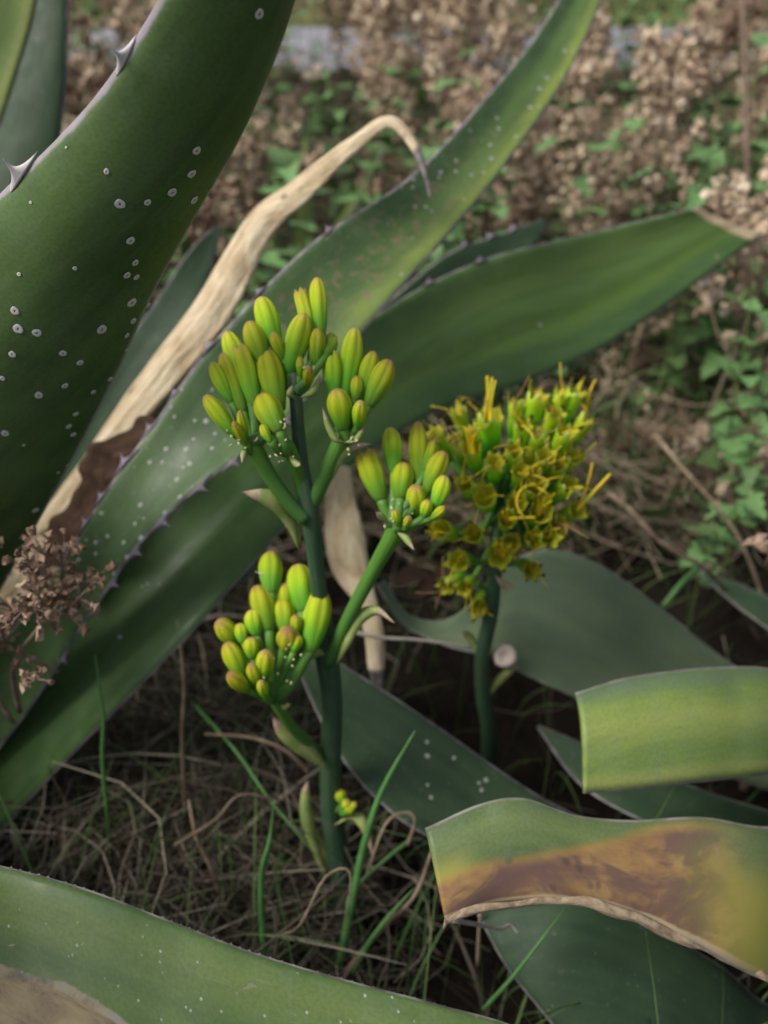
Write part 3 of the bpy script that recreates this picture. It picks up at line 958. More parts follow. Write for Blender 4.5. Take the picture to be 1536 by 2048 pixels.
# dark spotted blade running behind the bud stalk
U = [(1780, 1620, .90), (1500, 1690, .82), (1300, 1680, .79), (1150, 1628, .77), (1040, 1568, .765), (900, 1470, .765), (785, 1392, .77), (700, 1338, .775), (620, 1290, .78)]
L = [(1760, 1720, .88), (1480, 1850, .78), (1250, 1850, .74), (1080, 1790, .72), (930, 1710, .72), (800, 1640, .725), (700, 1540, .735), (640, 1440, .75), (590, 1330, .775)]
lf, mg, bv, fr = make_leaf(B, U, L, M['shade'], sag=-0.10, thick=0.009, seed=26)
add_spots(lf, bv, fr, [(854, 1484, 4), (855, 1512, 5), (908, 1516, 4), (972, 1560, 5), (958, 1566, 4), (963, 1580, 4), (862, 1595, 4), (855, 1570, 3)], SPOT2, 'wax_spot')
# low dark blade between the pale one and the rotting one
U = [(1800, 1600, .90), (1640, 1640, .84), (1500, 1610, .80), (1350, 1560, .79), (1200, 1500, .80), (1080, 1450, .83)]
L = [(1780, 1680, .88), (1620, 1740, .80), (1460, 1710, .76), (1300, 1650, .75), (1160, 1570, .78), (1074, 1456, .83)]
make_leaf(B, U, L, M['shade'], sag=-0.05, thick=0.008, seed=27)
# far right blade
U = [(1800, 1500, .92), (1760, 1330, .98), (1640, 1230, 1.0), (1545, 1195, 1.0), (1470, 1165, 1.01), (1400, 1140, 1.02)]
L = [(1760, 1540, .92), (1700, 1400, .95), (1600, 1310, .96), (1540, 1262, .97), (1470, 1210, .99), (1398, 1148, 1.02)]
make_leaf(B, U, L, M['shade'], sag=-0.06, thick=0.008, seed=28)
m = MB()
m.tube([B_BASE + Vector((0, 0, z)) for z in (-0.05, 0.0, 0.05, 0.11, 0.16)], [0.08, 0.09, 0.08, 0.05, 0.02], 12)
m.build('crown', M['shade'], B)


for k, (az, el, ln, wd, dr) in enumerate([(0, 45, .9, .16, .1), (45, 60, 1.0, .16, .08), (-45, 55, .9, .16, .08), (20, 72, 1.0, .15, .04), (-85, 40, .7, .15, .15), (-20, 25, .9, .15, .12)]):  # unseen blades to the right, added for the shade they give the ground
    arc_leaf(B, B_BASE, az, el, ln, wd, dr, M['grey'], 80 + k)
# a young rosette half buried in the weeds
YB = Vector((-.20, 1.72, ground_z(-.20, 1.72)))
Y = empty('agave_plant', YB, 'young bright green agave half hidden among the dry weeds', 'agave')
for k, (az, el, ln, wd, dr) in enumerate([(20, 62, .46, .075, .12), (75, 70, .44, .07, .05), (170, 55, .40, .07, .12), (-60, 50, .36, .07, .1), (120, 50, .4, .07, .1), (-120, 55, .34, .07, .1)]):
    arc_leaf(Y, YB, az, el, ln, wd, dr, M['pale'], 95 + k)


# ------------------------------------------------------------------ the bud stalk
def place(me, name, parent, base, tip, rad, roll):
    ax = tip - base
    ln = ax.length
    z = ax.normalized()
    x = z.orthogonal().normalized()
    x = Matrix.Rotation(roll, 3, z) @ x
    y = z.cross(x)
    o = bpy.data.objects.new(name, me)
    COL.objects.link(o)
    o.parent = parent
    o.matrix_parent_inverse = Matrix.Translation(parent.location).inverted() if parent.type == 'EMPTY' else Matrix()
    o.matrix_basis = Matrix.Translation(base) @ Matrix((x, y, z)).transposed().to_4x4() @ Matrix.Diagonal((rad, rad, ln, 1))
    return o


def bud_mesh(k, opened=False):
    """unit bud: ovary at the foot, swollen ridged tube, blunt tip; z 0..1, radius 1"""
    rr = random.Random(50 + k)
    m = MB()
    n = 24
    prof = [(0.0, 0.46), (0.08, 0.58), (0.2, 0.74), (0.34, 0.87), (0.46, 0.95), (0.58, 1.0), (0.68, 0.97), (0.77, 0.89), (0.855, 0.76), (0.925, 0.58), (0.97, 0.40), (0.997, 0.20)]
    bend = rr.uniform(-0.22, 0.22)
    if opened:
        prof = prof[:7] + [(0.86, 0.95), (0.95, 0.92), (0.99, 0.78)]
    verts, faces, uvs = [], [], []
    for z, r in prof:
        for j in range(n):
            a = 2 * math.pi * j / n
            groove = 0.13 * smooth01((z - 0.2) / 0.3)
            rr_ = r * (1 - groove * abs(math.cos(3 * a)) ** 6)
            zz = z
            if opened and z > 0.9:
                zz = z + 0.05 * math.cos(6 * a)
            verts.append((math.cos(a) * rr_ + bend * z * z, math.sin(a) * rr_, zz))
            uvs.append((j / n, z))
    if opened:
        for z, r in ((0.93, 0.62), (0.6, 0.4)):
            for j in range(n):
                a = 2 * math.pi * j / n
                verts.append((math.cos(a) * r + bend * z * z, math.sin(a) * r, z))
                uvs.append((j / n, 1.0))
        rows = len(prof) + 2
    else:
        rows = len(prof)
    for i in range(rows - 1):
        for j in range(n):
            faces.append((i * n + j, i * n + (j + 1) % n, (i + 1) * n + (j + 1) % n, (i + 1) * n + j))
    faces.append(tuple((rows - 1) * n + j for j in range(n)))
    faces.append(tuple(range(n - 1, -1, -1)))
    m.add(verts, faces, 0, uvs)
    if opened:
        for q in range(len(m.f)):
            if q >= (len(prof)) * n:
                m.m[q] = 1
    return m.mesh('bud', [M['bud'], M['throat']])


BUDS = [bud_mesh(k) for k in range(5)]
BUD_OPEN = bud_mesh(9, True)
base = P(688, 1815, 0.80)
base.z = ground_z(base.x, base.y)
S1 = empty('flower_stalk', base, 'branched agave flower stalk with clusters of closed yellow green buds', 'flower stalk')


def tubepath(pts, rads, n_out, name, mat, parent, nseg=12):
    c = catmull([P(*p) for p in pts], n_out)
    rc = catmull([Vector((r, 0, 0)) for r in rads], n_out)
    m = MB()
    m.tube(c, [v.x for v in rc], nseg)
    return m.build(name, mat, parent)


px_r = lambda px, d: px * K * d * 0.5
tubepath([(704, 1950, .835), (692, 1830, .80), (678, 1720, .77), (662, 1610, .735), (662, 1500, .70), (664, 1400, .67), (652, 1300, .645), (640, 1200, .62), (630, 1110, .60), (620, 1030, .585), (606, 950, .575), (598, 880, .568), (592, 800, .562), (590, 745, .56)],
         [.0125, .0120, .0115, .0100, .0094, .0088, .0098, .0066, .0063, .0074, .0056, .0050, .0047, .0042], 60, 'stem', M['stalk'], S1, 16)
BR = {
    'a': ([(612, 1040, .58), (582, 1010, .575), (545, 960, .565), (520, 915, .555), (505, 885, .55)], [.008, .0085, .0085, .0085, .009]),
    'b': ([(612, 1000, .58), (600, 960, .575), (585, 915, .56), (572, 890, .552)], [.008, .0085, .008, .009]),
    'c': ([(622, 1015, .585), (640, 975, .575), (665, 915, .565), (688, 868, .56)], [.0085, .0085, .0085, .0095]),
    'd': ([(655, 1325, .645), (672, 1290, .63), (705, 1220, .61), (755, 1125, .59), (782, 1078, .578), (795, 1045, .572)], [.0085, .0085, .0085, .0090, .0105, .0115]),
    'e': ([(662, 1530, .71), (630, 1500, .69), (585, 1455, .66), (558, 1415, .64), (545, 1390, .63)], [.007, .0075, .0075, .0075, .008]),
    'f': ([(662, 1625, .735), (680, 1615, .725), (692, 1600, .72)], [.005, .0045, .004]),
}
for k in BR:
    tubepath(BR[k][0], [q * 0.64 for q in BR[k][1]], 16, 'branch', M['branch'], S1, 12)


def bud_cluster(lst, conv, d0, spread):
    """lst: (tip x, tip y, foot x, foot y, width) in photo px; conv: where the pedicels meet"""
    ys_ = [b[1] for b in lst]
    lo, hi = min(ys_), max(ys_)
    for i, b in enumerate(lst):
        tx, ty, fx, fy, w = b[:5]
        rel = (ty - lo) / max(1, hi - lo) * 2 - 1
        dt = d0 - spread * rel + R.uniform(-.004, .004)
        if len(b) > 5 and isinstance(b[5], float):
            dt += b[5]
        df = d0 - spread * rel * 0.35
        tip, foot = P(tx, ty, dt), P(fx, fy, df)
        ax = (tip - foot)
        if ax.length < 0.024 and w > 38:      # foreshortened, it leans to the viewer
            foot = foot + FW * 0.012
        rad = px_r(w, dt) * 1.09 * R.uniform(.93, 1.06)
        cp = P(*conv)
        op = len(b) > 5 and b[5] == 'open'
        # the bud's ovary foot reaches a little beyond the visible foot
        foot2 = foot + (foot - tip) * 0.12
        place(BUD_OPEN if op else BUDS[i % 5], 'bud', S1, foot2, tip, rad, R.uniform(0, 6))
        # pedicel from the branch end to the bud's foot
        m = MB()
        q0 = cp + Vector((R.uniform(-.004, .004), R.uniform(-.004, .004), R.uniform(-.002, .002)))
        mid = lerp(q0, foot2, 0.5) + (foot2 - tip).normalized() * 0.006
        pts = catmull([q0, mid, foot2 + (tip - foot2) * 0.06], 6)
        m.tube(pts, [max(.0032, rad * .62), max(.003, rad * .56), max(.003, rad * .5), max(.003, rad * .46), max(.0028, rad * .43), max(.0026, rad * .42), max(.0026, rad * .44)], 10)
        m.build('pedicel', M['branch'], S1)


def zc(lst, ox, oy, sc):
    return [(ox + a / sc, oy + b / sc, ox + c_ / sc, oy + d_ / sc, w / sc) + tuple(r) for a, b, c_, d_, w, *r in lst]


c1a = zc([(180, 355, 285, 620, 112), (150, 475, 262, 770, 112), (88, 530, 195, 730, 92), (258, 440, 335, 740, 120, 'open'), (390, 460, 470, 760, 148),
          (55, 712, 215, 920, 100), (250, 800, 290, 960, 55), (215, 860, 285, 985, 50)], 390, 540, 2.844)
bud_cluster(c1a, (503, 888, .552), .548, .020)
c1b = zc([(372, 155, 455, 410, 132), (690, 42, 712, 350, 100), (598, 118, 665, 380, 85, 'open'), (620, 245, 545, 550, 132), (295, 298, 395, 520, 112), (442, 352, 500, 500, 72),
          (690, 330, 690, 520, 90), (785, 372, 760, 470, 78, 0.03), (650, 555, 640, 650, 62, -0.01), (600, 490, 600, 600, 50)], 390, 540, 2.844)
bud_cluster(c1b, (591, 780, .562), .560, .014)
c1c = zc([(375, 708, 470, 900, 145), (375, 880, 425, 970, 52)], 390, 540, 2.844)
bud_cluster(c1c, (570, 892, .552), .535, .006)
c2 = zc([(772, 448, 792, 700, 112), (905, 330, 860, 690, 122), (1008, 460, 960, 680, 102), (1112, 512, 1000, 745, 122), (805, 672, 842, 880, 134), (945, 745, 928, 880, 78), (925, 600, 915, 730, 66)], 390, 540, 2.844)
bud_cluster(c2, (688, 866, .56), .555, .018)
c3 = zc([(105, 545, 185, 780, 122, 'open'), (250, 420, 265, 640, 106), (390, 392, 395, 700, 104), (312, 605, 300, 780, 122), (525, 542, 445, 745, 112), (472, 490, 440, 640, 82, 0.01), (375, 728, 385, 880, 106),
         (552, 680, 490, 840, 92), (447, 808, 425, 895, 62), (545, 850, 470, 905, 50), (265, 860, 285, 940, 52), (345, 900, 330, 950, 50)], 690, 700, 2.695)
bud_cluster(c3, (793, 1050, .572), .570, .020)
c4 = zc([(1080, 1008, 1085, 1155, 86), (1188, 1056, 1215, 1225, 100), (1038, 1138, 1072, 1300, 92), (1132, 1132, 1150, 1240, 92), (1135, 1192, 1145, 1315, 86), (1285, 1155, 1245, 1375, 112), (1003, 1238, 1025, 1330, 66),
         (958, 1292, 972, 1365, 56), (872, 1285, 935, 1380, 82), (998, 1348, 1008, 1425, 62), (905, 1368, 965, 1495, 82), (1062, 1400, 1058, 1500, 76), (1150, 1308, 1150, 1410, 94), (1192, 1338, 1178, 1400, 50),
         (1005, 1458, 1025, 1530, 58), (915, 1494, 985, 1555, 62), (1040, 1525, 1060, 1580, 42), (1187, 1258, 1185, 1330, 42)], 0, 600, 2.0)
bud_cluster(c4, (546, 1392, .63), .612, .026)
bud_cluster([(678, 1578, 684, 1604, 24), (694, 1600, 690, 1616, 18), (704, 1612, 694, 1624, 18), (712, 1606, 698, 1620, 14)], (688, 1618, .722), .715, .006)


def bract(pts, wid, curl=0.3, mat=None, name='bract', parent=S1):
    c = catmull([P(*p) for p in pts], 14)
    w = [wid * K * pts[0][2] * 0.5 * (math.sin(math.pi * min(1, 0.25 + 0.75 * (1 - i / 14))) * 0.9 + 0.06) * (1 - (i / 14) ** 4) for i in range(15)]
    m = MB()
    mid = c[7]
    side = (c[-1] - c[0]).cross(CAM - mid).normalized()
    m.strip(c, w, side, 0, curl)
    for i, f in enumerate(m.f):
        if i > len(m.f) * 0.78:
            m.m[i] = 1
    o = m.build(name, [mat or M['bract'], M['bract_tip']], parent)
    md = o.modifiers.new('solid', 'SOLIDIFY')
    md.thickness = 0.0012
    return o


bract([(598, 1100, .60), (585, 1050, .59), (560, 1010, .578), (525, 992, .572), (482, 984, .57)], 44)
bract([(600, 1090, .602), (592, 1040, .60), (570, 990, .59), (548, 960, .58)], 30)
bract([(628, 1012, .58), (655, 960, .57), (672, 920, .562), (700, 895, .56), (745, 888, .56)], 30)
bract([(672, 1330, .635), (690, 1290, .62), (715, 1240, .61), (750, 1222, .605), (788, 1246, .60)], 30)
bract([(668, 1320, .64), (650, 1300, .635), (620, 1310, .63), (590, 1345, .63)], 26)
bract([(656, 1540, .69), (630, 1515, .68), (600, 1490, .67), (565, 1460, .66), (545, 1430, .655)], 42)
bract([(655, 1765, .77), (632, 1700, .75), (615, 1640, .735), (612, 1590, .73), (616, 1560, .73)], 30)
bract([(668, 1650, .73), (700, 1630, .72), (722, 1640, .715), (738, 1670, .715), (744, 1710, .715)], 26)
bract([(660, 1745, .77), (645, 1700, .755), (622, 1650, .75)], 26)
for pts in ([(500, 905, .548), (490, 905, .543), (484, 925, .54)], [(573, 905, .548), (590, 925, .543), (600, 930, .54)], [(690, 885, .552), (672, 880, .548), (656, 850, .546), (645, 815, .545)],
            [(795, 1065, .565), (810, 1075, .56), (828, 1100, .555)], [(690, 885, .552), (712, 880, .55), (730, 850, .548)], [(780, 1050, .566), (765, 1035, .56), (752, 1025, .556)],
            [(560, 1405, .632), (566, 1412, .628), (580, 1408, .622)], [(600, 795, .556), (625, 785, .552), (640, 750, .55)], [(592, 800, .556), (580, 790, .55), (585, 770, .548)]):
    bract(pts, 17, 0.4, M['bract'])
# withered crumbs of old flower parts caught among the buds
m = MB()
for (cx, cy, d, sp, n) in ((527, 870, .54, 16, 12), (470, 880, .54, 14, 8), (560, 905, .54, 22, 14), (700, 880, .548, 20, 8), (795, 1030, .56, 28, 10), (560, 1330, .60, 40, 12), (612, 735, .55, 14, 7), (575, 845, .53, 8, 5), (520, 1150, .60, 10, 3)):
    for i in range(n):
        c = P(R.gauss(cx, sp * .6), R.gauss(cy, sp * .6), d + R.uniform(-.006, .004))
        dr = Vector((R.uniform(-1, 1), R.uniform(-1, 1), R.uniform(-1, 1))).normalized()
        l = R.uniform(.0008, .0022)
        m.tube([c - dr * l, c, c + dr * l], [.0004, R.uniform(.0005, .0012), .0003], 5)
tag(m.build('withered_crumbs', M['anther'], S1), kind='stuff')


# ------------------------------------------------------------------ the spent-flower stalk
S2B = P(985, 1560, .90)
S2B.z = ground_z(S2B.x, S2B.y)
S2 = empty('flower_stalk', S2B, 'agave flower stalk with open spent flowers and orange yellow stamens', 'flower stalk')
S2c = [S2B, P(978, 1480, .86), P(966, 1390, .82), P(965, 1310, .79), P(983, 1220, .765), P(990, 1130, .745), P(998, 1040, .735), P(1005, 960, .73), P(1010, 900, .73)]
m = MB()
m.tube(catmull(S2c, 50), [lerp(.0090, .0056, i / 50) for i in range(51)], 14)
m.build('stem', M['stalk'], S2)


def flower_mesh(k):
    """open agave flower: ovary, funnel tube, six pointed tepals with a hollow throat; z 0..1, rim radius 1"""
    rr = random.Random(90 + k)
    m = MB()
    n = 24
    prof = [(0.0, 0.36), (0.1, 0.48), (0.25, 0.64), (0.4, 0.72), (0.55, 0.70), (0.66, 0.76), (0.76, 0.82), (0.84, 0.86)]
    verts, faces, uvs, mats = [], [], [], []
    for z, r in prof:
        for j in range(n):
            a = 2 * math.pi * j / n
            verts.append((math.cos(a) * r, math.sin(a) * r, z)); uvs.append((j / n, z * 0.95))
    flare = [rr.uniform(0.75, 1.65) for _ in range(6)]
    tall = [rr.uniform(0.12, 0.42) for _ in range(6)]
    for lvl in (0.5, 1.0):
        for j in range(n):
            a = 2 * math.pi * j / n
            pet = j // 4
            pk = max(0.0, 1 - abs((j % 4) - 1.5) / 1.9)
            r = lerp(0.86, flare[pet], lvl * pk * pk)
            verts.append((math.cos(a) * r, math.sin(a) * r, 0.84 + lvl * (tall[pet] * pk + 0.02))); uvs.append((j / n, 0.86 + 0.14 * lvl * pk))
    for z, r in ((0.86, 0.78), (0.74, 0.60), (0.55, 0.42)):
        for j in range(n):
            a = 2 * math.pi * j / n
            verts.append((math.cos(a) * r, math.sin(a) * r, z)); uvs.append((j / n, 0.9))
    rows = len(prof) + 5
    for i in range(rows - 1):
        for j in range(n):
            faces.append((i * n + j, i * n + (j + 1) % n, (i + 1) * n + (j + 1) % n, (i + 1) * n + j))
            mats.append(1 if i >= len(prof) + 1 else 0)
    faces.append(tuple((rows - 1) * n + j for j in range(n))); mats.append(1)
    faces.append(tuple(range(n - 1, -1, -1))); mats.append(0)
    m.add(verts, faces, 0, uvs)
    m.m = mats
    return m.mesh('flower', [M['tube'], M['throat']])


FLW = [flower_mesh(k) for k in range(6)]
CEN = P(1005, 985, .745)
rims = [(780, 350, 150, 'up'), (610, 330, 96, 'c'), (680, 530, 112, 'col'), (805, 600, 110, 'n'), (912, 540, 104, 'c'), (640, 715, 100, 'c'), (752, 785, 140, 'n'), (1030, 725, 124, 'curl'), (1085, 570, 116, 'c'),
        (1245, 560, 116, 'n'), (1045, 245, 134, 'n'), (1140, 330, 112, 'c'), (1250, 225, 104, 'n'), (1200, 440, 116, 'c'), (1300, 375, 104, 'up'), (1060, 450, 110, 'd'), (1215, 720, 124, 'c'), (1265, 860, 112, 'upr'),
        (1065, 870, 134, 'col'), (1030, 1020, 116, 'n'), (875, 910, 104, 'side'), (832, 1110, 140, 'col'), (515, 965, 124, 'c'), (605, 1140, 124, 'n'), (545, 1275, 100, 'd'), (715, 1395, 100, 'n'), (1010, 1190, 100, 'n'),
        (1160, 935, 110, 'd'), (930, 285, 100, 'd'), (485, 440, 96, 'd'), (720, 420, 104, 'c'), (960, 400, 104, 'c'), (1150, 610, 110, 'n'), (950, 640, 100, 'n'), (590, 480, 90, 'd'), (1180, 230, 100, 'c'), (690, 990, 110, 'n'), (930, 820, 116, 'n'), (1110, 1010, 110, 'n'), (900, 1040, 110, 'n'), (1000, 620, 116, 'c'), (640, 1290, 90, 'n')]


def filament(parent, p0, dr, ln, curl, mat, rad=.00085, n=12):
    dr = dr.normalized()
    sd_ = dr.orthogonal().normalized()
    sd_ = Matrix.Rotation(R.uniform(0, 6.28), 3, dr) @ sd_
    pts = [p0.copy()]
    d = dr.copy()
    for i in range(n):
        d = (d + sd_ * curl / n).normalized()
        if curl > 2:
            sd_ = (sd_ - d * sd_.dot(d)).normalized()
        pts.append(pts[-1] + d * (ln / n))
    m = MB()
    m.tube(pts, [rad * (1.1 - 0.3 * i / n) for i in range(n + 1)], 6)
    m.build('filament', mat, parent)


for i, (zx, zy, w, kind) in enumerate(rims):
    px, py = 690 + zx / 2.695, 700 + zy / 2.695
    ox, oy = (px - 1005) / 190, (py - 985) / 200
    q = max(0.0, 1 - ox * ox * 0.9 - oy * oy * 0.8)
    dep = .745 - 0.085 * math.sqrt(q) + R.uniform(-.01, .012)
    if py < 880 and R.random() < .3:
        dep += .03
    rim = P(px, py, dep)
    out = (rim - CEN)
    aim = (out.normalized() + Vector((0, 0, 0.75)) + (CAM - rim).normalized() * (0.58 if kind != 'side' else 0.3)).normalized()
    ln = R.uniform(.040, .052)
    foot = rim - aim * ln
    rad = px_r(w / 2.695, dep) * 1.08
    fo = place(FLW[i % 6], 'flower', S2, foot, rim + aim * 0.003, rad, R.uniform(0, 6))
    # pedicel back to the stem
    k = min(50, max(0, int(R.uniform(36, 50))))
    sp = catmull(S2c, 50)[k]
    if (sp - foot).length > 0.075:
        sp = min(catmull(S2c, 50)[20:], key=lambda s: (s - foot).length)
    m = MB()
    m.tube(catmull([sp, lerp(sp, foot, 0.55) + Vector((0, 0, -0.004)), foot + aim * 0.002], 6), [.0038, .0036, .0034, .0033, .0033, .0034, .0036], 8)
    m.build('pedicel', M['branch'], S2)
    mat = M['filament_dry'] if kind == 'd' else M['filament']
    if kind == 'up':
        for _ in range(5):
            filament(S2, rim + Vector((R.uniform(-1, 1), R.uniform(-1, 1), 0)) * rad * 0.5 - aim * .006, UP * 1.4 + RT * R.uniform(-.25, .35) - FW * 0.2, R.uniform(.030, .044), R.uniform(-.4, .4), mat)
    elif kind == 'upr':
        for _ in range(3):
            filament(S2, rim - aim * .004, UP * 0.9 + RT * R.uniform(.3, 1.1) - FW * .2, R.uniform(.034, .046), R.uniform(-.3, .3), M['filament'], .0013)
    elif kind == 'col':      # the collapsed bundle of stamens standing in the cup
        for _ in range(9):
            filament(S2, rim + Vector((R.uniform(-1, 1), R.uniform(-1, 1), 0)) * rad * 0.35 - aim * .01, aim + UP * .7 + Vector((R.uniform(-.2, .2), R.uniform(-.2, .2), 0)), R.uniform(.018, .03), R.uniform(-.5, .5), mat, .0011)
    elif kind == 'curl':
        filament(S2, rim, UP * .2 - RT, .04, 2.6, mat, .0012)
        for _ in range(4):
            filament(S2, rim - aim * .006, aim + Vector((R.uniform(-.6, .6), R.uniform(-.6, .6), 0)), R.uniform(.014, .026), R.uniform(-2, 2), mat)
    elif kind == 'side':
        filament(S2, rim, RT + UP * .1, .024, .2, mat, .0013)
        for _ in range(4):
            filament(S2, rim - aim * .006, aim + Vector((R.uniform(-.5, .5), R.uniform(-.5, .5), 0)), .02, R.uniform(-1, 1), mat)
    elif kind in 'cd':
        for _ in range(3 if kind == 'c' else 5):
            filament(S2, rim + Vector((R.uniform(-1, 1), R.uniform(-1, 1), 0)) * rad * 0.5 - aim * .005, aim + Vector((R.uniform(-.8, .8), R.uniform(-.8, .8), R.uniform(-.3, .3))), R.uniform(.018, .038), R.uniform(-5, 5), mat, .00055)
    else:
        for _ in range(3):
            filament(S2, rim - aim * .01, aim + Vector((R.uniform(-.7, .7), R.uniform(-.7, .7), 0)), R.uniform(.016, .034), R.uniform(-4, 4), mat, .0005)
bract([(990, 1150, .74), (1002, 1165, .735), (1015, 1172, .73), (1030, 1172, .725)], 18, 0.3, M['bract_tip'], 'bract', S2)
bract([(965, 1320, .79), (950, 1290, .785), (935, 1270, .78), (925, 1262, .775)], 20, 0.3, M['bract'], 'bract', S2)
bract([(972, 1400, .82), (990, 1370, .81), (1015, 1345, .80), (1040, 1330, .80)], 20, 0.3, M['bract'], 'bract', S2)


# ------------------------------------------------------------------ dry weeds
def head_geo(m, c, r, dr, rr):
    """one dried seed head: a little open cup of bracts round a fluffy knob"""
    x = dr.orthogonal().normalized()
    y = dr.cross(x)
    n = 6
    a0 = rr.uniform(0, 6)
    vs = [c - dr * r * 0.95]
    for z, q in ((-.55, .62), (.0, .85), (.5, .78)):
        for j in range(n):
            a = a0 + 2 * math.pi * j / n
            vs.append(c + (x * math.cos(a) + y * math.sin(a)) * r * q * rr.uniform(.6, 1.3) + dr * r * (z + rr.uniform(-.2, .2)))
    for j in range(n):
        a = a0 + 2 * math.pi * (j + .5) / n
        k = rr.uniform(.3, 1.7)
        vs.append(c + (x * math.cos(a) + y * math.sin(a)) * r * k + dr * r * rr.uniform(.6, 1.7))
    vs.append(c + dr * r * rr.uniform(.5, .8))
    f = []
    for j in range(n):
        k = (j + 1) % n
        f.append((0, 1 + k, 1 + j))
        for q in range(3):
            f.append((1 + q * n + j, 1 + q * n + k, 1 + (q + 1) * n + k, 1 + (q + 1) * n + j))
        f.append((1 + 3 * n + j, 1 + 3 * n + k, 1 + 4 * n))
    m.add(vs, f)


def weed_meshes(k, height, nbr, heads=1.0, droop=0.0, hs_=1.0):
    rr = random.Random(300 + k)
    st, hd = MB(), MB()
    lean = Vector((rr.uniform(-.25, .25), rr.uniform(-.25, .25), 0))
    main = catmull([Vector((0, 0, -0.03)), Vector((rr.uniform(-.02, .02), rr.uniform(-.02, .02), height * .4)) + lean * height * .3,
                    lean * height * .65 + Vector((0, 0, height * .75)), lean * height + Vector((0, 0, height))], 14)
    st.tube(main, [lerp(.0034, .0014, i / 14) for i in range(15)], 5)

    def cluster(p, d, n):
        for _ in range(n):
            dd = (d + Vector((rr.gauss(0, .75), rr.gauss(0, .75), rr.gauss(0, .6)))).normalized()
            l = rr.uniform(.007, .030)
            e = p + dd * l
            st.tube([p, lerp(p, e, .5) + Vector((0, 0, .001)), e], [.0008, .0007, .0006], 3, cap=False)
            head_geo(hd, e, rr.uniform(.0046, .0092) * hs_, dd, rr)
    for b in range(nbr):
        f = rr.uniform(.35, 1.0)
        i = min(13, int(f * 14))
        p = lerp(main[i], main[i + 1], f * 14 - i)
        an = b * 2.4 + rr.uniform(-.4, .4)
        ln = rr.uniform(.05, .15) * (1.35 - f) * height / .5 + .02
        d = Vector((math.cos(an), math.sin(an), rr.uniform(.5, 1.2) - droop)).normalized()
        e = p + d * ln + Vector((0, 0, .02))
        br = catmull([p, p + d * ln * .5 - Vector((0, 0, .004)), e], 6)
        st.tube(br, [.0016, .0015, .0014, .0013, .0012, .0011, .001], 4, cap=False)
        for q in range(1, 7):
            if rr.random() < .75:
                cluster(br[q], (d + Vector((0, 0, .4))).normalized(), int(rr.uniform(3, 7) * heads) + (2 if q == 6 else 0))
    cluster(main[-1], Vector((0, 0, 1)), int(7 * heads))
    return st.mesh('weed_stem', M['weed_stem']), hd.mesh('weed_heads', M['weed_head_dark'] if k % 4 == 3 else M['weed_head'], smooth=False)


WEEDS = [weed_meshes(k, R.uniform(.42, .62), R.randint(9, 15)) for k in range(8)]
SPRIG = [weed_meshes(23 + 4 * k, .20, 10, 0.75, 0.0, 0.55) for k in range(3)]


def put_weed(p, rz, sc, var, label, group, cat='dry weed', tilt=(0, 0)):
    r = empty('dry_weed', p, label, cat, group)
    r.rotation_euler = (tilt[0], tilt[1], rz)
    r.scale = (sc, sc, sc)
    a = bpy.data.objects.new('stem', var[0]); COL.objects.link(a); a.parent = r
    b = bpy.data.objects.new('seed_spray', var[1]); COL.objects.link(b); b.parent = r
    b['kind'] = 'stuff'
    return r


def img(p):
    q = p - CAM
    d = q.dot(FW)
    return 768 + q.dot(RT) / d / K, 1024 - q.dot(UP) / d / K, d


WL = 'dry tan weed with branching sprays of small seed heads behind the agaves'
count = 0
tries = 0
placed = []
while count < 140 and tries < 6000:
    tries += 1
    y = 1.22 + 3.0 * R.random() ** 1.25
    x = R.uniform(-0.62 * y - .2, 0.62 * y + .25)
    if y < 1.5 and x < 0.0 and R.random() < .35:
        continue
    p = Vector((x, y, ground_z(x, y)))
    px, py, d = img(p + Vector((0, 0, .45)))
    if py < -160 and R.random() < .6:
        continue
    # leave the road in sight through a few gaps
    if y > 2.3 and (1190 < px < 1430 or 560 < px < 660 or 780 < px < 840) and R.random() < .95:
        continue
    if px < 480 and R.random() < .35:
        continue
    if any((p - o_).length < .085 for o_ in placed):
        continue
    placed.append(p)
    put_weed(p, R.uniform(0, 6.28), R.uniform(.7, 1.12) if y > 1.6 else R.uniform(.55, .85), WEEDS[count % 8], ('dark brown' if count % 4 == 3 else 'pale tan') + (' dry weed with branching seed head sprays close behind the agave leaves' if y < 1.75 else ' dry weed with branching seed head sprays half way up the bank' if y < 3 else ' dry weed with branching seed head sprays along the road edge'), ('dark' if count % 4 == 3 else 'pale') + (' weeds close behind the agaves' if y < 1.75 else ' weeds half way up the bank' if y < 3 else ' weeds along the road'), tilt=(R.gauss(0, .12), R.gauss(0, .12)))
    count += 1
k = 0
while k < 45:
    y = R.uniform(3.1, 4.15)
    x = R.uniform(-.62 * y, .64 * y)
    p = Vector((x, y, ground_z(x, y)))
    px, py, d = img(p + Vector((0, 0, .45)))
    if 1195 < px < 1420 or 585 < px < 650:
        continue
    dk = k % 4 == 3
    put_weed(p, R.uniform(0, 6.28), R.uniform(.95, 1.3), WEEDS[k % 8], ('dark brown' if dk else 'pale tan') + ' dry weed with branching seed head sprays along the road edge', ('dark' if dk else 'pale') + ' weeds along the road', tilt=(R.gauss(0, .1), R.gauss(0, .1)))
    k += 1
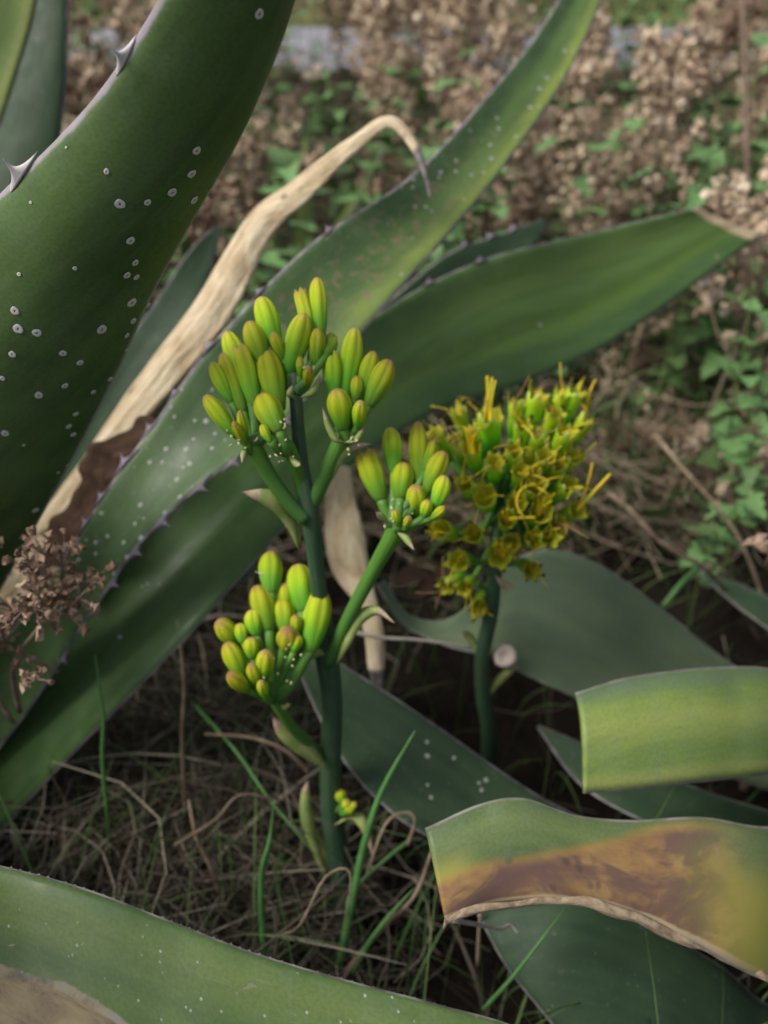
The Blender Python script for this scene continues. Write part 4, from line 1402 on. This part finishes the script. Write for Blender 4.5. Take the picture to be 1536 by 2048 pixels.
# right hand bank, lower and broken
for i in range(34):
    x = R.uniform(.42, .95); y = R.uniform(.98, 1.45)
    p = Vector((x, y, ground_z(x, y)))
    put_weed(p, R.uniform(0, 6.28), (R.uniform(.5, .9) if i % 2 else R.uniform(.3, .45)), (SPRIG[i % 3] if i % 2 else WEEDS[(0, 1, 2, 4)[i // 2 % 4]]), ('low broken brown weed with few seed heads on the right bank' if i % 2 else 'low pale tan weed with dense seed heads on the right bank'), ('low brown weeds on the right bank' if i % 2 else 'low pale weeds on the right bank'), tilt=(R.gauss(0, .5), R.gauss(0, .5)))


def sprig_at(px, py, d, sc, rz, var, tilt, label):
    p = P(px, py, d)
    p.z = ground_z(p.x, p.y)
    return put_weed(p, rz, sc, var, label, None, tilt=tilt)


GW = 'short brown weed sprig wedged between the big dark leaf and the spotted leaf'
for i, (px, py, d, sc, tx, ty) in enumerate([(40, 1400, .70, .78, .2, .35), (-20, 1330, .68, .8, .1, .25), (90, 1330, .70, .55, -.2, .45), (10, 1420, .72, .7, .1, .1)]):
    r = put_weed(P(px, py, d), i * 1.7, sc, SPRIG[i % 3], GW, 'weed sprigs between the left leaves', tilt=(tx, ty))
sprig_at(1620, 1330, .84, 2.0, 2.0, SPRIG[1], (0, -.25), 'pale tan weed sprig leaning in above the pale bent leaf')
sprig_at(1490, 440, 1.10, 1.0, 1.0, WEEDS[0], (.05, -.05), 'tan weed tuft right at the cut tip of the thick leaf')


# ------------------------------------------------------------------ green leafy weeds
def weed_leaf_mesh(k):
    rr = random.Random(700 + k)
    m = MB()
    n = 8
    # toothed triangular outline, folded along the midrib and drooping
    out = [0.06, 0.42, 0.50, 0.27, 0.34, 0.16, 0.20, 0.08, 0.0]
    verts = []
    for i in range(n + 1):
        f = i / n
        z = -0.28 * f * f + 0.06 * math.sin(f * 5 + rr.random())
        w = out[i] * rr.uniform(.85, 1.1)
        verts += [(-w, f - (0.10 if i == 1 else 0), z + w * .35), (0, f, z), (w, f - (0.10 if i == 1 else 0), z + w * .3)]
    faces = []
    for i in range(n):
        for j in range(2):
            faces.append((i * 3 + j, i * 3 + j + 1, i * 3 + 4 + j, i * 3 + 3 + j))
    m.add(verts, faces)
    return m.mesh('leaf_blade', M['green_leaf'])


WLF = [weed_leaf_mesh(k) for k in range(4)]


def leafy(p, h, nl, size, label, group, lean=(0, 0), f0=0.15):
    r = empty('leafy_weed', p, label, 'leafy weed', group)
    top = Vector((lean[0] * h, lean[1] * h, h))
    c = catmull([Vector((0, 0, -.02)), Vector((R.uniform(-.02, .02), R.uniform(-.02, .02), h * .5)) + Vector((lean[0], lean[1], 0)) * h * .3, top], 10)
    m = MB()
    m.tube(c, [.0022 - .0012 * i / 10 for i in range(11)], 5)
    o = bpy.data.objects.new('stem', m.mesh('stem', M['green_stem'])); COL.objects.link(o); o.parent = r
    for i in range(nl):
        f = f0 + (1 - f0) * (i + .5) / nl
        q = c[min(10, int(f * 10))]
        an = i * 2.4 + R.uniform(-.4, .4)
        l = bpy.data.objects.new('leaf', WLF[i % 4]); COL.objects.link(l); l.parent = r
        s = size * R.uniform(.6, 1.15) * (1.15 - .4 * f)
        l.location = q + Vector((math.cos(an), math.sin(an), .4)) * .006
        l.rotation_euler = (R.uniform(-.2, .7), R.uniform(-.3, .3), an - math.pi / 2)
        l.scale = (s, s, s)
    return r


GL = 'green leafy weed growing among the dry weeds'
n = 0
tries = 0
while n < 210 and tries < 3000:
    tries += 1
    y = 1.2 + 3.0 * R.random() ** 1.3
    x = R.uniform(-0.6 * y - .2, 0.62 * y + .2)
    p = Vector((x, y, ground_z(x, y)))
    leafy(p, R.uniform(.25, .60), R.randint(11, 18), R.uniform(.05, .09), GL + (' close behind the agave leaves' if y < 1.9 else ' up the bank towards the road'), 'leafy weeds near the agave leaves' if y < 1.9 else 'leafy weeds up the bank', (R.uniform(-.3, .3), R.uniform(-.3, .3)))
    n += 1
for (px, py, d, h, size, lab) in [(1400, 400, 1.22, .12, .055, 'bright green leafy shoot right behind the cut tip of the thick leaf'), (1290, 470, 1.28, .15, .055, 'broad green shoot behind the thick leaf beside seed heads'),
                                  (1480, 840, 1.12, .20, .060, 'tall green shoot with triangular leaves on the right bank'), (1420, 1130, 1.06, .14, .045, 'small green shoot above the far right agave leaf'),
                                  (1530, 700, 1.2, .2, .062, 'large leafed green shoot on the bank beside the cut leaf'), (1500, 1000, 1.08, .13, .048, 'low green shoot below the tall one on the right bank')]:
    p = P(px, py, d)
    gz = ground_z(p.x, p.y)
    up = max(0.0, p.z - gz)
    leafy(Vector((p.x, p.y, gz)), h + up, 12, size, lab, None, (R.uniform(-.1, .1), R.uniform(-.1, .1)), max(.15, .75 * up / (h + up)))

# ------------------------------------------------------------------ grass, straw and twigs
def blade_pts(p, h, lean, droop, n=6):
    an = R.uniform(0, 6.28)
    d = Vector((math.cos(an), math.sin(an), 0))
    return [p + Vector((0, 0, h * (f - droop * f * f))) + d * (lean * h * f * f + .1 * h * f) for f in [i / n for i in range(n + 1)]]


def straw_mass(name, label, cat, area, count_, mat, hrange, lrange, wid, droop):
    m = MB()
    for _ in range(count_):
        x, y = area()
        p = Vector((x, y, ground_z(x, y) + R.uniform(-.004, .02)))
        pts = blade_pts(p, R.uniform(*hrange), R.uniform(*lrange), R.uniform(*droop), 5)
        w = R.uniform(.5, 1.2) * wid
        m.strip(pts, [w, w, w * .95, w * .8, w * .5, w * .1], Vector((R.uniform(-1, 1), R.uniform(-1, 1), .2)), 0, .35)
    return tag(m.build(name, mat), label, cat, None, 'stuff')


def tangle_mass(name, label, cat, area, count_, mat, zr, lr, wid):
    """fallen straws lying across each other"""
    m = MB()
    for _ in range(count_):
        x, y = area()
        z = ground_z(x, y) + R.uniform(*zr) * R.random()
        l = R.uniform(*lr)
        a = R.uniform(0, 6.28)
        d = Vector((math.cos(a), math.sin(a), R.uniform(-.25, .25)))
        sd_ = Vector((-d.y, d.x, R.uniform(-.3, .8))) * R.uniform(-.35, .35)
        c = Vector((x, y, z + .004))
        pts = [c + d * l * (f - .5) + sd_ * l * (1 - (2 * f - 1) ** 2) for f in (0, .25, .5, .75, 1)]
        for q in pts:
            q.z = max(q.z, ground_z(q.x, q.y) + .001)
        w = wid * R.uniform(.5, 1.3)
        m.tube(pts, [w * .8, w, w, w * .9, w * .4], 4, cap=False)
    return tag(m.build(name, mat), label, cat, None, 'stuff')


near = lambda: (R.uniform(-.55, .75), R.uniform(.05, 1.1))
nearl = lambda: (R.gauss(-.24, .11), R.gauss(.42, .15))
farl = lambda: ((lambda y: (R.uniform(-.66 * y - .2, .66 * y + .2), y))(1.0 + 3.3 * R.random() ** 1.4))
tangle_mass('dry_straw', 'tangled grey brown straw covering the ground between the agaves', 'straw', near, 260, M['straw'], (0, .04), (.05, .2), .0008)
tangle_mass('dry_straw', 'thick heap of tangled pale straw under the bud stalk', 'straw', nearl, 2600, M['straw'], (0, .13), (.06, .22), .0008)
tangle_mass('dry_straw', 'brown litter of fallen stems under the background weeds', 'straw', farl, 7000, M['straw_far'], (0, .16), (.06, .3), .0018)
straw_mass('green_grass', 'thin dark green grass growing through the straw', 'grass', near, 800, M['grass'], (.06, .24), (.2, .9), .0012, (0, .4))
straw_mass('green_grass', 'green grass tufts in the dry weeds behind', 'grass', farl, 3800, M['grass'], (.08, .30), (.2, .9), .0024, (0, .4))
straw_mass('dry_grass', 'flat withered grass blades flopped over the straw heap', 'dry grass', nearl, 420, M['straw'], (.05, .17), (.5, 1.6), .0020, (.3, 1.0))
straw_mass('green_grass', 'fine green grass tufts sprouting out of the straw heap', 'grass', nearl, 260, M['grass'], (.08, .22), (.1, .9), .0011, (0, .5))
vg = lambda: (R.uniform(-9, 9), R.uniform(6.7, 10))
straw_mass('green_grass', 'yellow green verge grass on the far side of the road', 'grass', vg, 5000, M['grass'], (.1, .3), (.2, .8), .006, (0, .3))


def one_blade(name, pts, wpx, mat, label, cat, tube=False, group=None):
    c = catmull([P(*p) for p in pts], 16)
    r = [P(*p) for p in pts]
    d = pts[len(pts) // 2][2]
    w = wpx * K * d * .5
    m = MB()
    if tube:
        m.tube(c, [w * lerp(1, .6, i / 16) for i in range(17)], 7)
    else:
        side = (c[-1] - c[0]).cross(CAM - c[8]).normalized()
        m.strip(c, [w * (1 - .85 * (i / 16) ** 3) for i in range(17)], side, 0, .4)
    o = m.build(name, mat)
    if not tube:
        md = o.modifiers.new('solid', 'SOLIDIFY'); md.thickness = .0005
    return tag(o, label, cat, group)


one_blade('grass_blade', [(676, 1940, .74), (700, 1820, .71), (728, 1690, .69), (765, 1580, .675), (830, 1462, .66)], 17, M['blade'], 'long bright green grass blade crossing the bud stalk foot and dark leaf', 'grass blade')
one_blade('grass_blade', [(528, 1905, .68), (522, 1810, .665), (524, 1740, .66), (540, 1680, .655), (548, 1600, .65)], 14, M['blade'], 'upright green grass blade left of the bud stalk behind the foreground leaf', 'grass blade')
one_blade('grass_blade', [(700, 1950, .72), (735, 1890, .70), (780, 1830, .69), (830, 1775, .69)], 11, M['blade'], 'short slanting green grass blade beside the long bright one', 'grass blade')
one_blade('grass_blade', [(965, 2020, .62), (1020, 1960, .61), (1075, 1890, .61), (1135, 1810, .62)], 9, M['blade'], 'thin green grass blade in front of the lowest dark agave leaf', 'grass blade')
one_blade('grass_blade', [(225, 1760, .80), (216, 1640, .755), (205, 1520, .715), (207, 1440, .705), (200, 1380, .70), (190, 1310, .70)], 9, M['blade'], 'green grass blade standing against the shaded foot of the thick leaf', 'grass blade')
one_blade('grass_blade', [(820, 1680, .72), (770, 1720, .71), (700, 1790, .71), (690, 1850, .71)], 9, M['blade'], 'curved thin green blade arching over the stalk foot', 'grass blade')
one_blade('grass_blade', [(1325, 1215, .98), (1365, 1165, .98), (1400, 1130, .99), (1425, 1100, 1.0)], 12, M['blade'], 'green blade on the bank beside the far right agave leaf', 'grass blade')
one_blade('grass_blade', [(380, 1400, .80), (470, 1500, .74), (540, 1600, .72), (640, 1720, .71)], 8, M['blade'], 'fine green blade lying across the straw heap', 'grass blade')
TW = [([(690, 1945, .72), (770, 1850, .70), (830, 1790, .69), (868, 1690, .69)], 12, 'twig', 'tan dry stem slanting behind the long green blade'),
      ([(815, 1690, .72), (830, 1640, .71), (810, 1625, .71), (770, 1650, .71), (730, 1760, .72)], 8, 'twig', 'hooked brown stem curling over the dark leaf edge'),
      ([(440, 1790, .74), (425, 1740, .72), (395, 1680, .71), (385, 1640, .71), (378, 1600, .72)], 12, 'twig', 'bent tan grass stalk rising from the straw heap'),
      ([(620, 1545, .74), (570, 1500, .73), (500, 1475, .73), (410, 1468, .74)], 11, 'twig', 'thick tan stem lying over the straw under the lower bud cluster'),
      ([(350, 1690, .70), (430, 1640, .70), (480, 1590, .71), (560, 1600, .72)], 7, 'twig', 'thin pale straw arched above the straw heap'),
      ([(1215, 985, .95), (1260, 1020, .94), (1310, 1075, .94), (1360, 1110, .95), (1405, 1132, .96), (1470, 1200, 1.02), (1530, 1300, 1.06)], 13, 'twig', 'bare brown twig sloping down beside the spent flowers'),
      ([(1310, 870, 1.0), (1360, 930, .98), (1430, 1010, .98), (1480, 1080, .99), (1520, 1180, 1.03), (1545, 1290, 1.07)], 11, 'twig', 'bare brown twig on the right bank above the sloping one'),
      ([(372, 1640, .80), (366, 1530, .765), (365, 1450, .745), (368, 1380, .74), (362, 1300, .75), (355, 1240, .76)], 10, 'twig', 'dark upright twig beside the shaded thick leaf'),
      ([(700, 1262, .74), (760, 1275, .74), (840, 1280, .74), (945, 1295, .74)], 10, 'twig_pale', 'whitish twig lying level between the two flower stalks'),
      ([(1478, 720, 1.46), (1486, 590, 1.5), (1490, 470, 1.55), (1494, 320, 1.55), (1490, 150, 1.6), (1484, -40, 1.65)], 20, 'twig', 'tall yellowish weed stalk standing at the road side'),
      ([(905, 1840, .56), (960, 1850, .60), (1000, 1858, .62), (1020, 1850, .63), (1038, 1868, .63)], 9, 'twig_pale', 'crooked whitish straw hanging under the rotting leaf tip'),
      ([(955, 1930, .72), (958, 1860, .70), (962, 1820, .69)], 8, 'twig', 'short brown stem under the rotting leaf tip'),
      ([(560, 1870, .66), (600, 1850, .64), (650, 1755, .64), (700, 1745, .64), (690, 1850, .65)], 6, 'twig', 'pale looped straw in front of the stalk foot')]
for pts, w, mt, lab in TW:
    one_blade('twig', pts, w, M[mt], lab, 'twig', True)

# the hanging strip of dead leaf behind the bud stalk
U = [(652, 930, .80), (650, 1000, .79), (650, 1080, .78), (668, 1150, .78), (708, 1205, .775), (728, 1270, .775), (735, 1330, .78), (748, 1385, .79)]
L = [(700, 935, .80), (710, 1000, .79), (728, 1060, .78), (738, 1130, .775), (752, 1195, .77), (768, 1265, .77), (770, 1330, .78), (765, 1390, .79)]
dl, _m, _b, _f = make_leaf(None, U, L, M['dry'], sag=0.12, thick=0.003, nl=40, nc=8, seed=40, wav=0.18, name='dead_leaf')
tag(dl, 'tan dead leaf strip hanging down behind the bud stalk', 'dead leaf')


def fallen_leaf(p, s, label, group=None):
    m = MB()
    n = 6
    vs = []
    for i in range(n + 1):
        f = i / n
        w = .32 * math.sin(math.pi * (.08 + .92 * f)) + .02
        vs += [(-w, f, .12 * math.sin(f * 4) + w * .5), (0, f, .10 * math.sin(f * 4)), (w, f, .12 * math.sin(f * 4) + w * .4)]
    m.add(vs, [(i * 3 + j, i * 3 + j + 1, i * 3 + 4 + j, i * 3 + 3 + j) for i in range(n) for j in range(2)])
    o = m.build('fallen_leaf', M['deadleaf'])
    o.location = p
    o.scale = (s, s, s)
    o.rotation_euler = (R.uniform(-.4, .4), R.uniform(-.4, .4), R.uniform(0, 6.28))
    return tag(o, label, 'fallen leaf', group)


for i in range(40):
    x, y = farl()
    fallen_leaf(Vector((x, y, ground_z(x, y) + R.uniform(.02, .1))), R.uniform(.04, .08), 'curled red brown fallen leaf caught among the background weeds', 'fallen leaves among the weeds')
for i in range(45):
    x, y = nearl()
    fallen_leaf(Vector((x, y, ground_z(x, y) + R.uniform(.01, .07))), R.uniform(.012, .035), 'small brown leaf fragment lying in the straw heap', 'leaf fragments in the straw')
for i, (px, py, d) in enumerate([(700, 1290, .86), (850, 1150, .90), (880, 1180, .90), (820, 1140, .92), (900, 1130, .92), (840, 1200, .89)]):
    fallen_leaf(P(px, py, d), R.uniform(.03, .045), 'dark brown fallen leaf in the hollow behind the spent flower stalk', 'fallen leaves in the hollow')

# pale husk caught at the stem of the spent flowers
m = MB()
prof = [(.0, .3), (.25, .8), (.55, 1.0), (.8, .92), (1.0, .7), (.93, .45), (.7, .3)]
n = 14
m.add([(math.cos(2 * math.pi * j / n) * r * (1 + .06 * math.sin(3 * j)), math.sin(2 * math.pi * j / n) * r, z) for z, r in prof for j in range(n)],
      [(i * n + j, i * n + (j + 1) % n, (i + 1) * n + (j + 1) % n, (i + 1) * n + j) for i in range(len(prof) - 1) for j in range(n)] + [tuple((len(prof) - 1) * n + j for j in range(n))])
o = m.build('dry_husk', M['shell'])
o.location = P(1010, 1312, .795)
o.scale = (.0125, .0125, .012)
o.rotation_euler = ((CAM - o.location).to_track_quat('Z', 'Y')).to_euler()
tag(o, 'small pale cup shaped husk on the grey leaf beside the dark stem', 'husk')
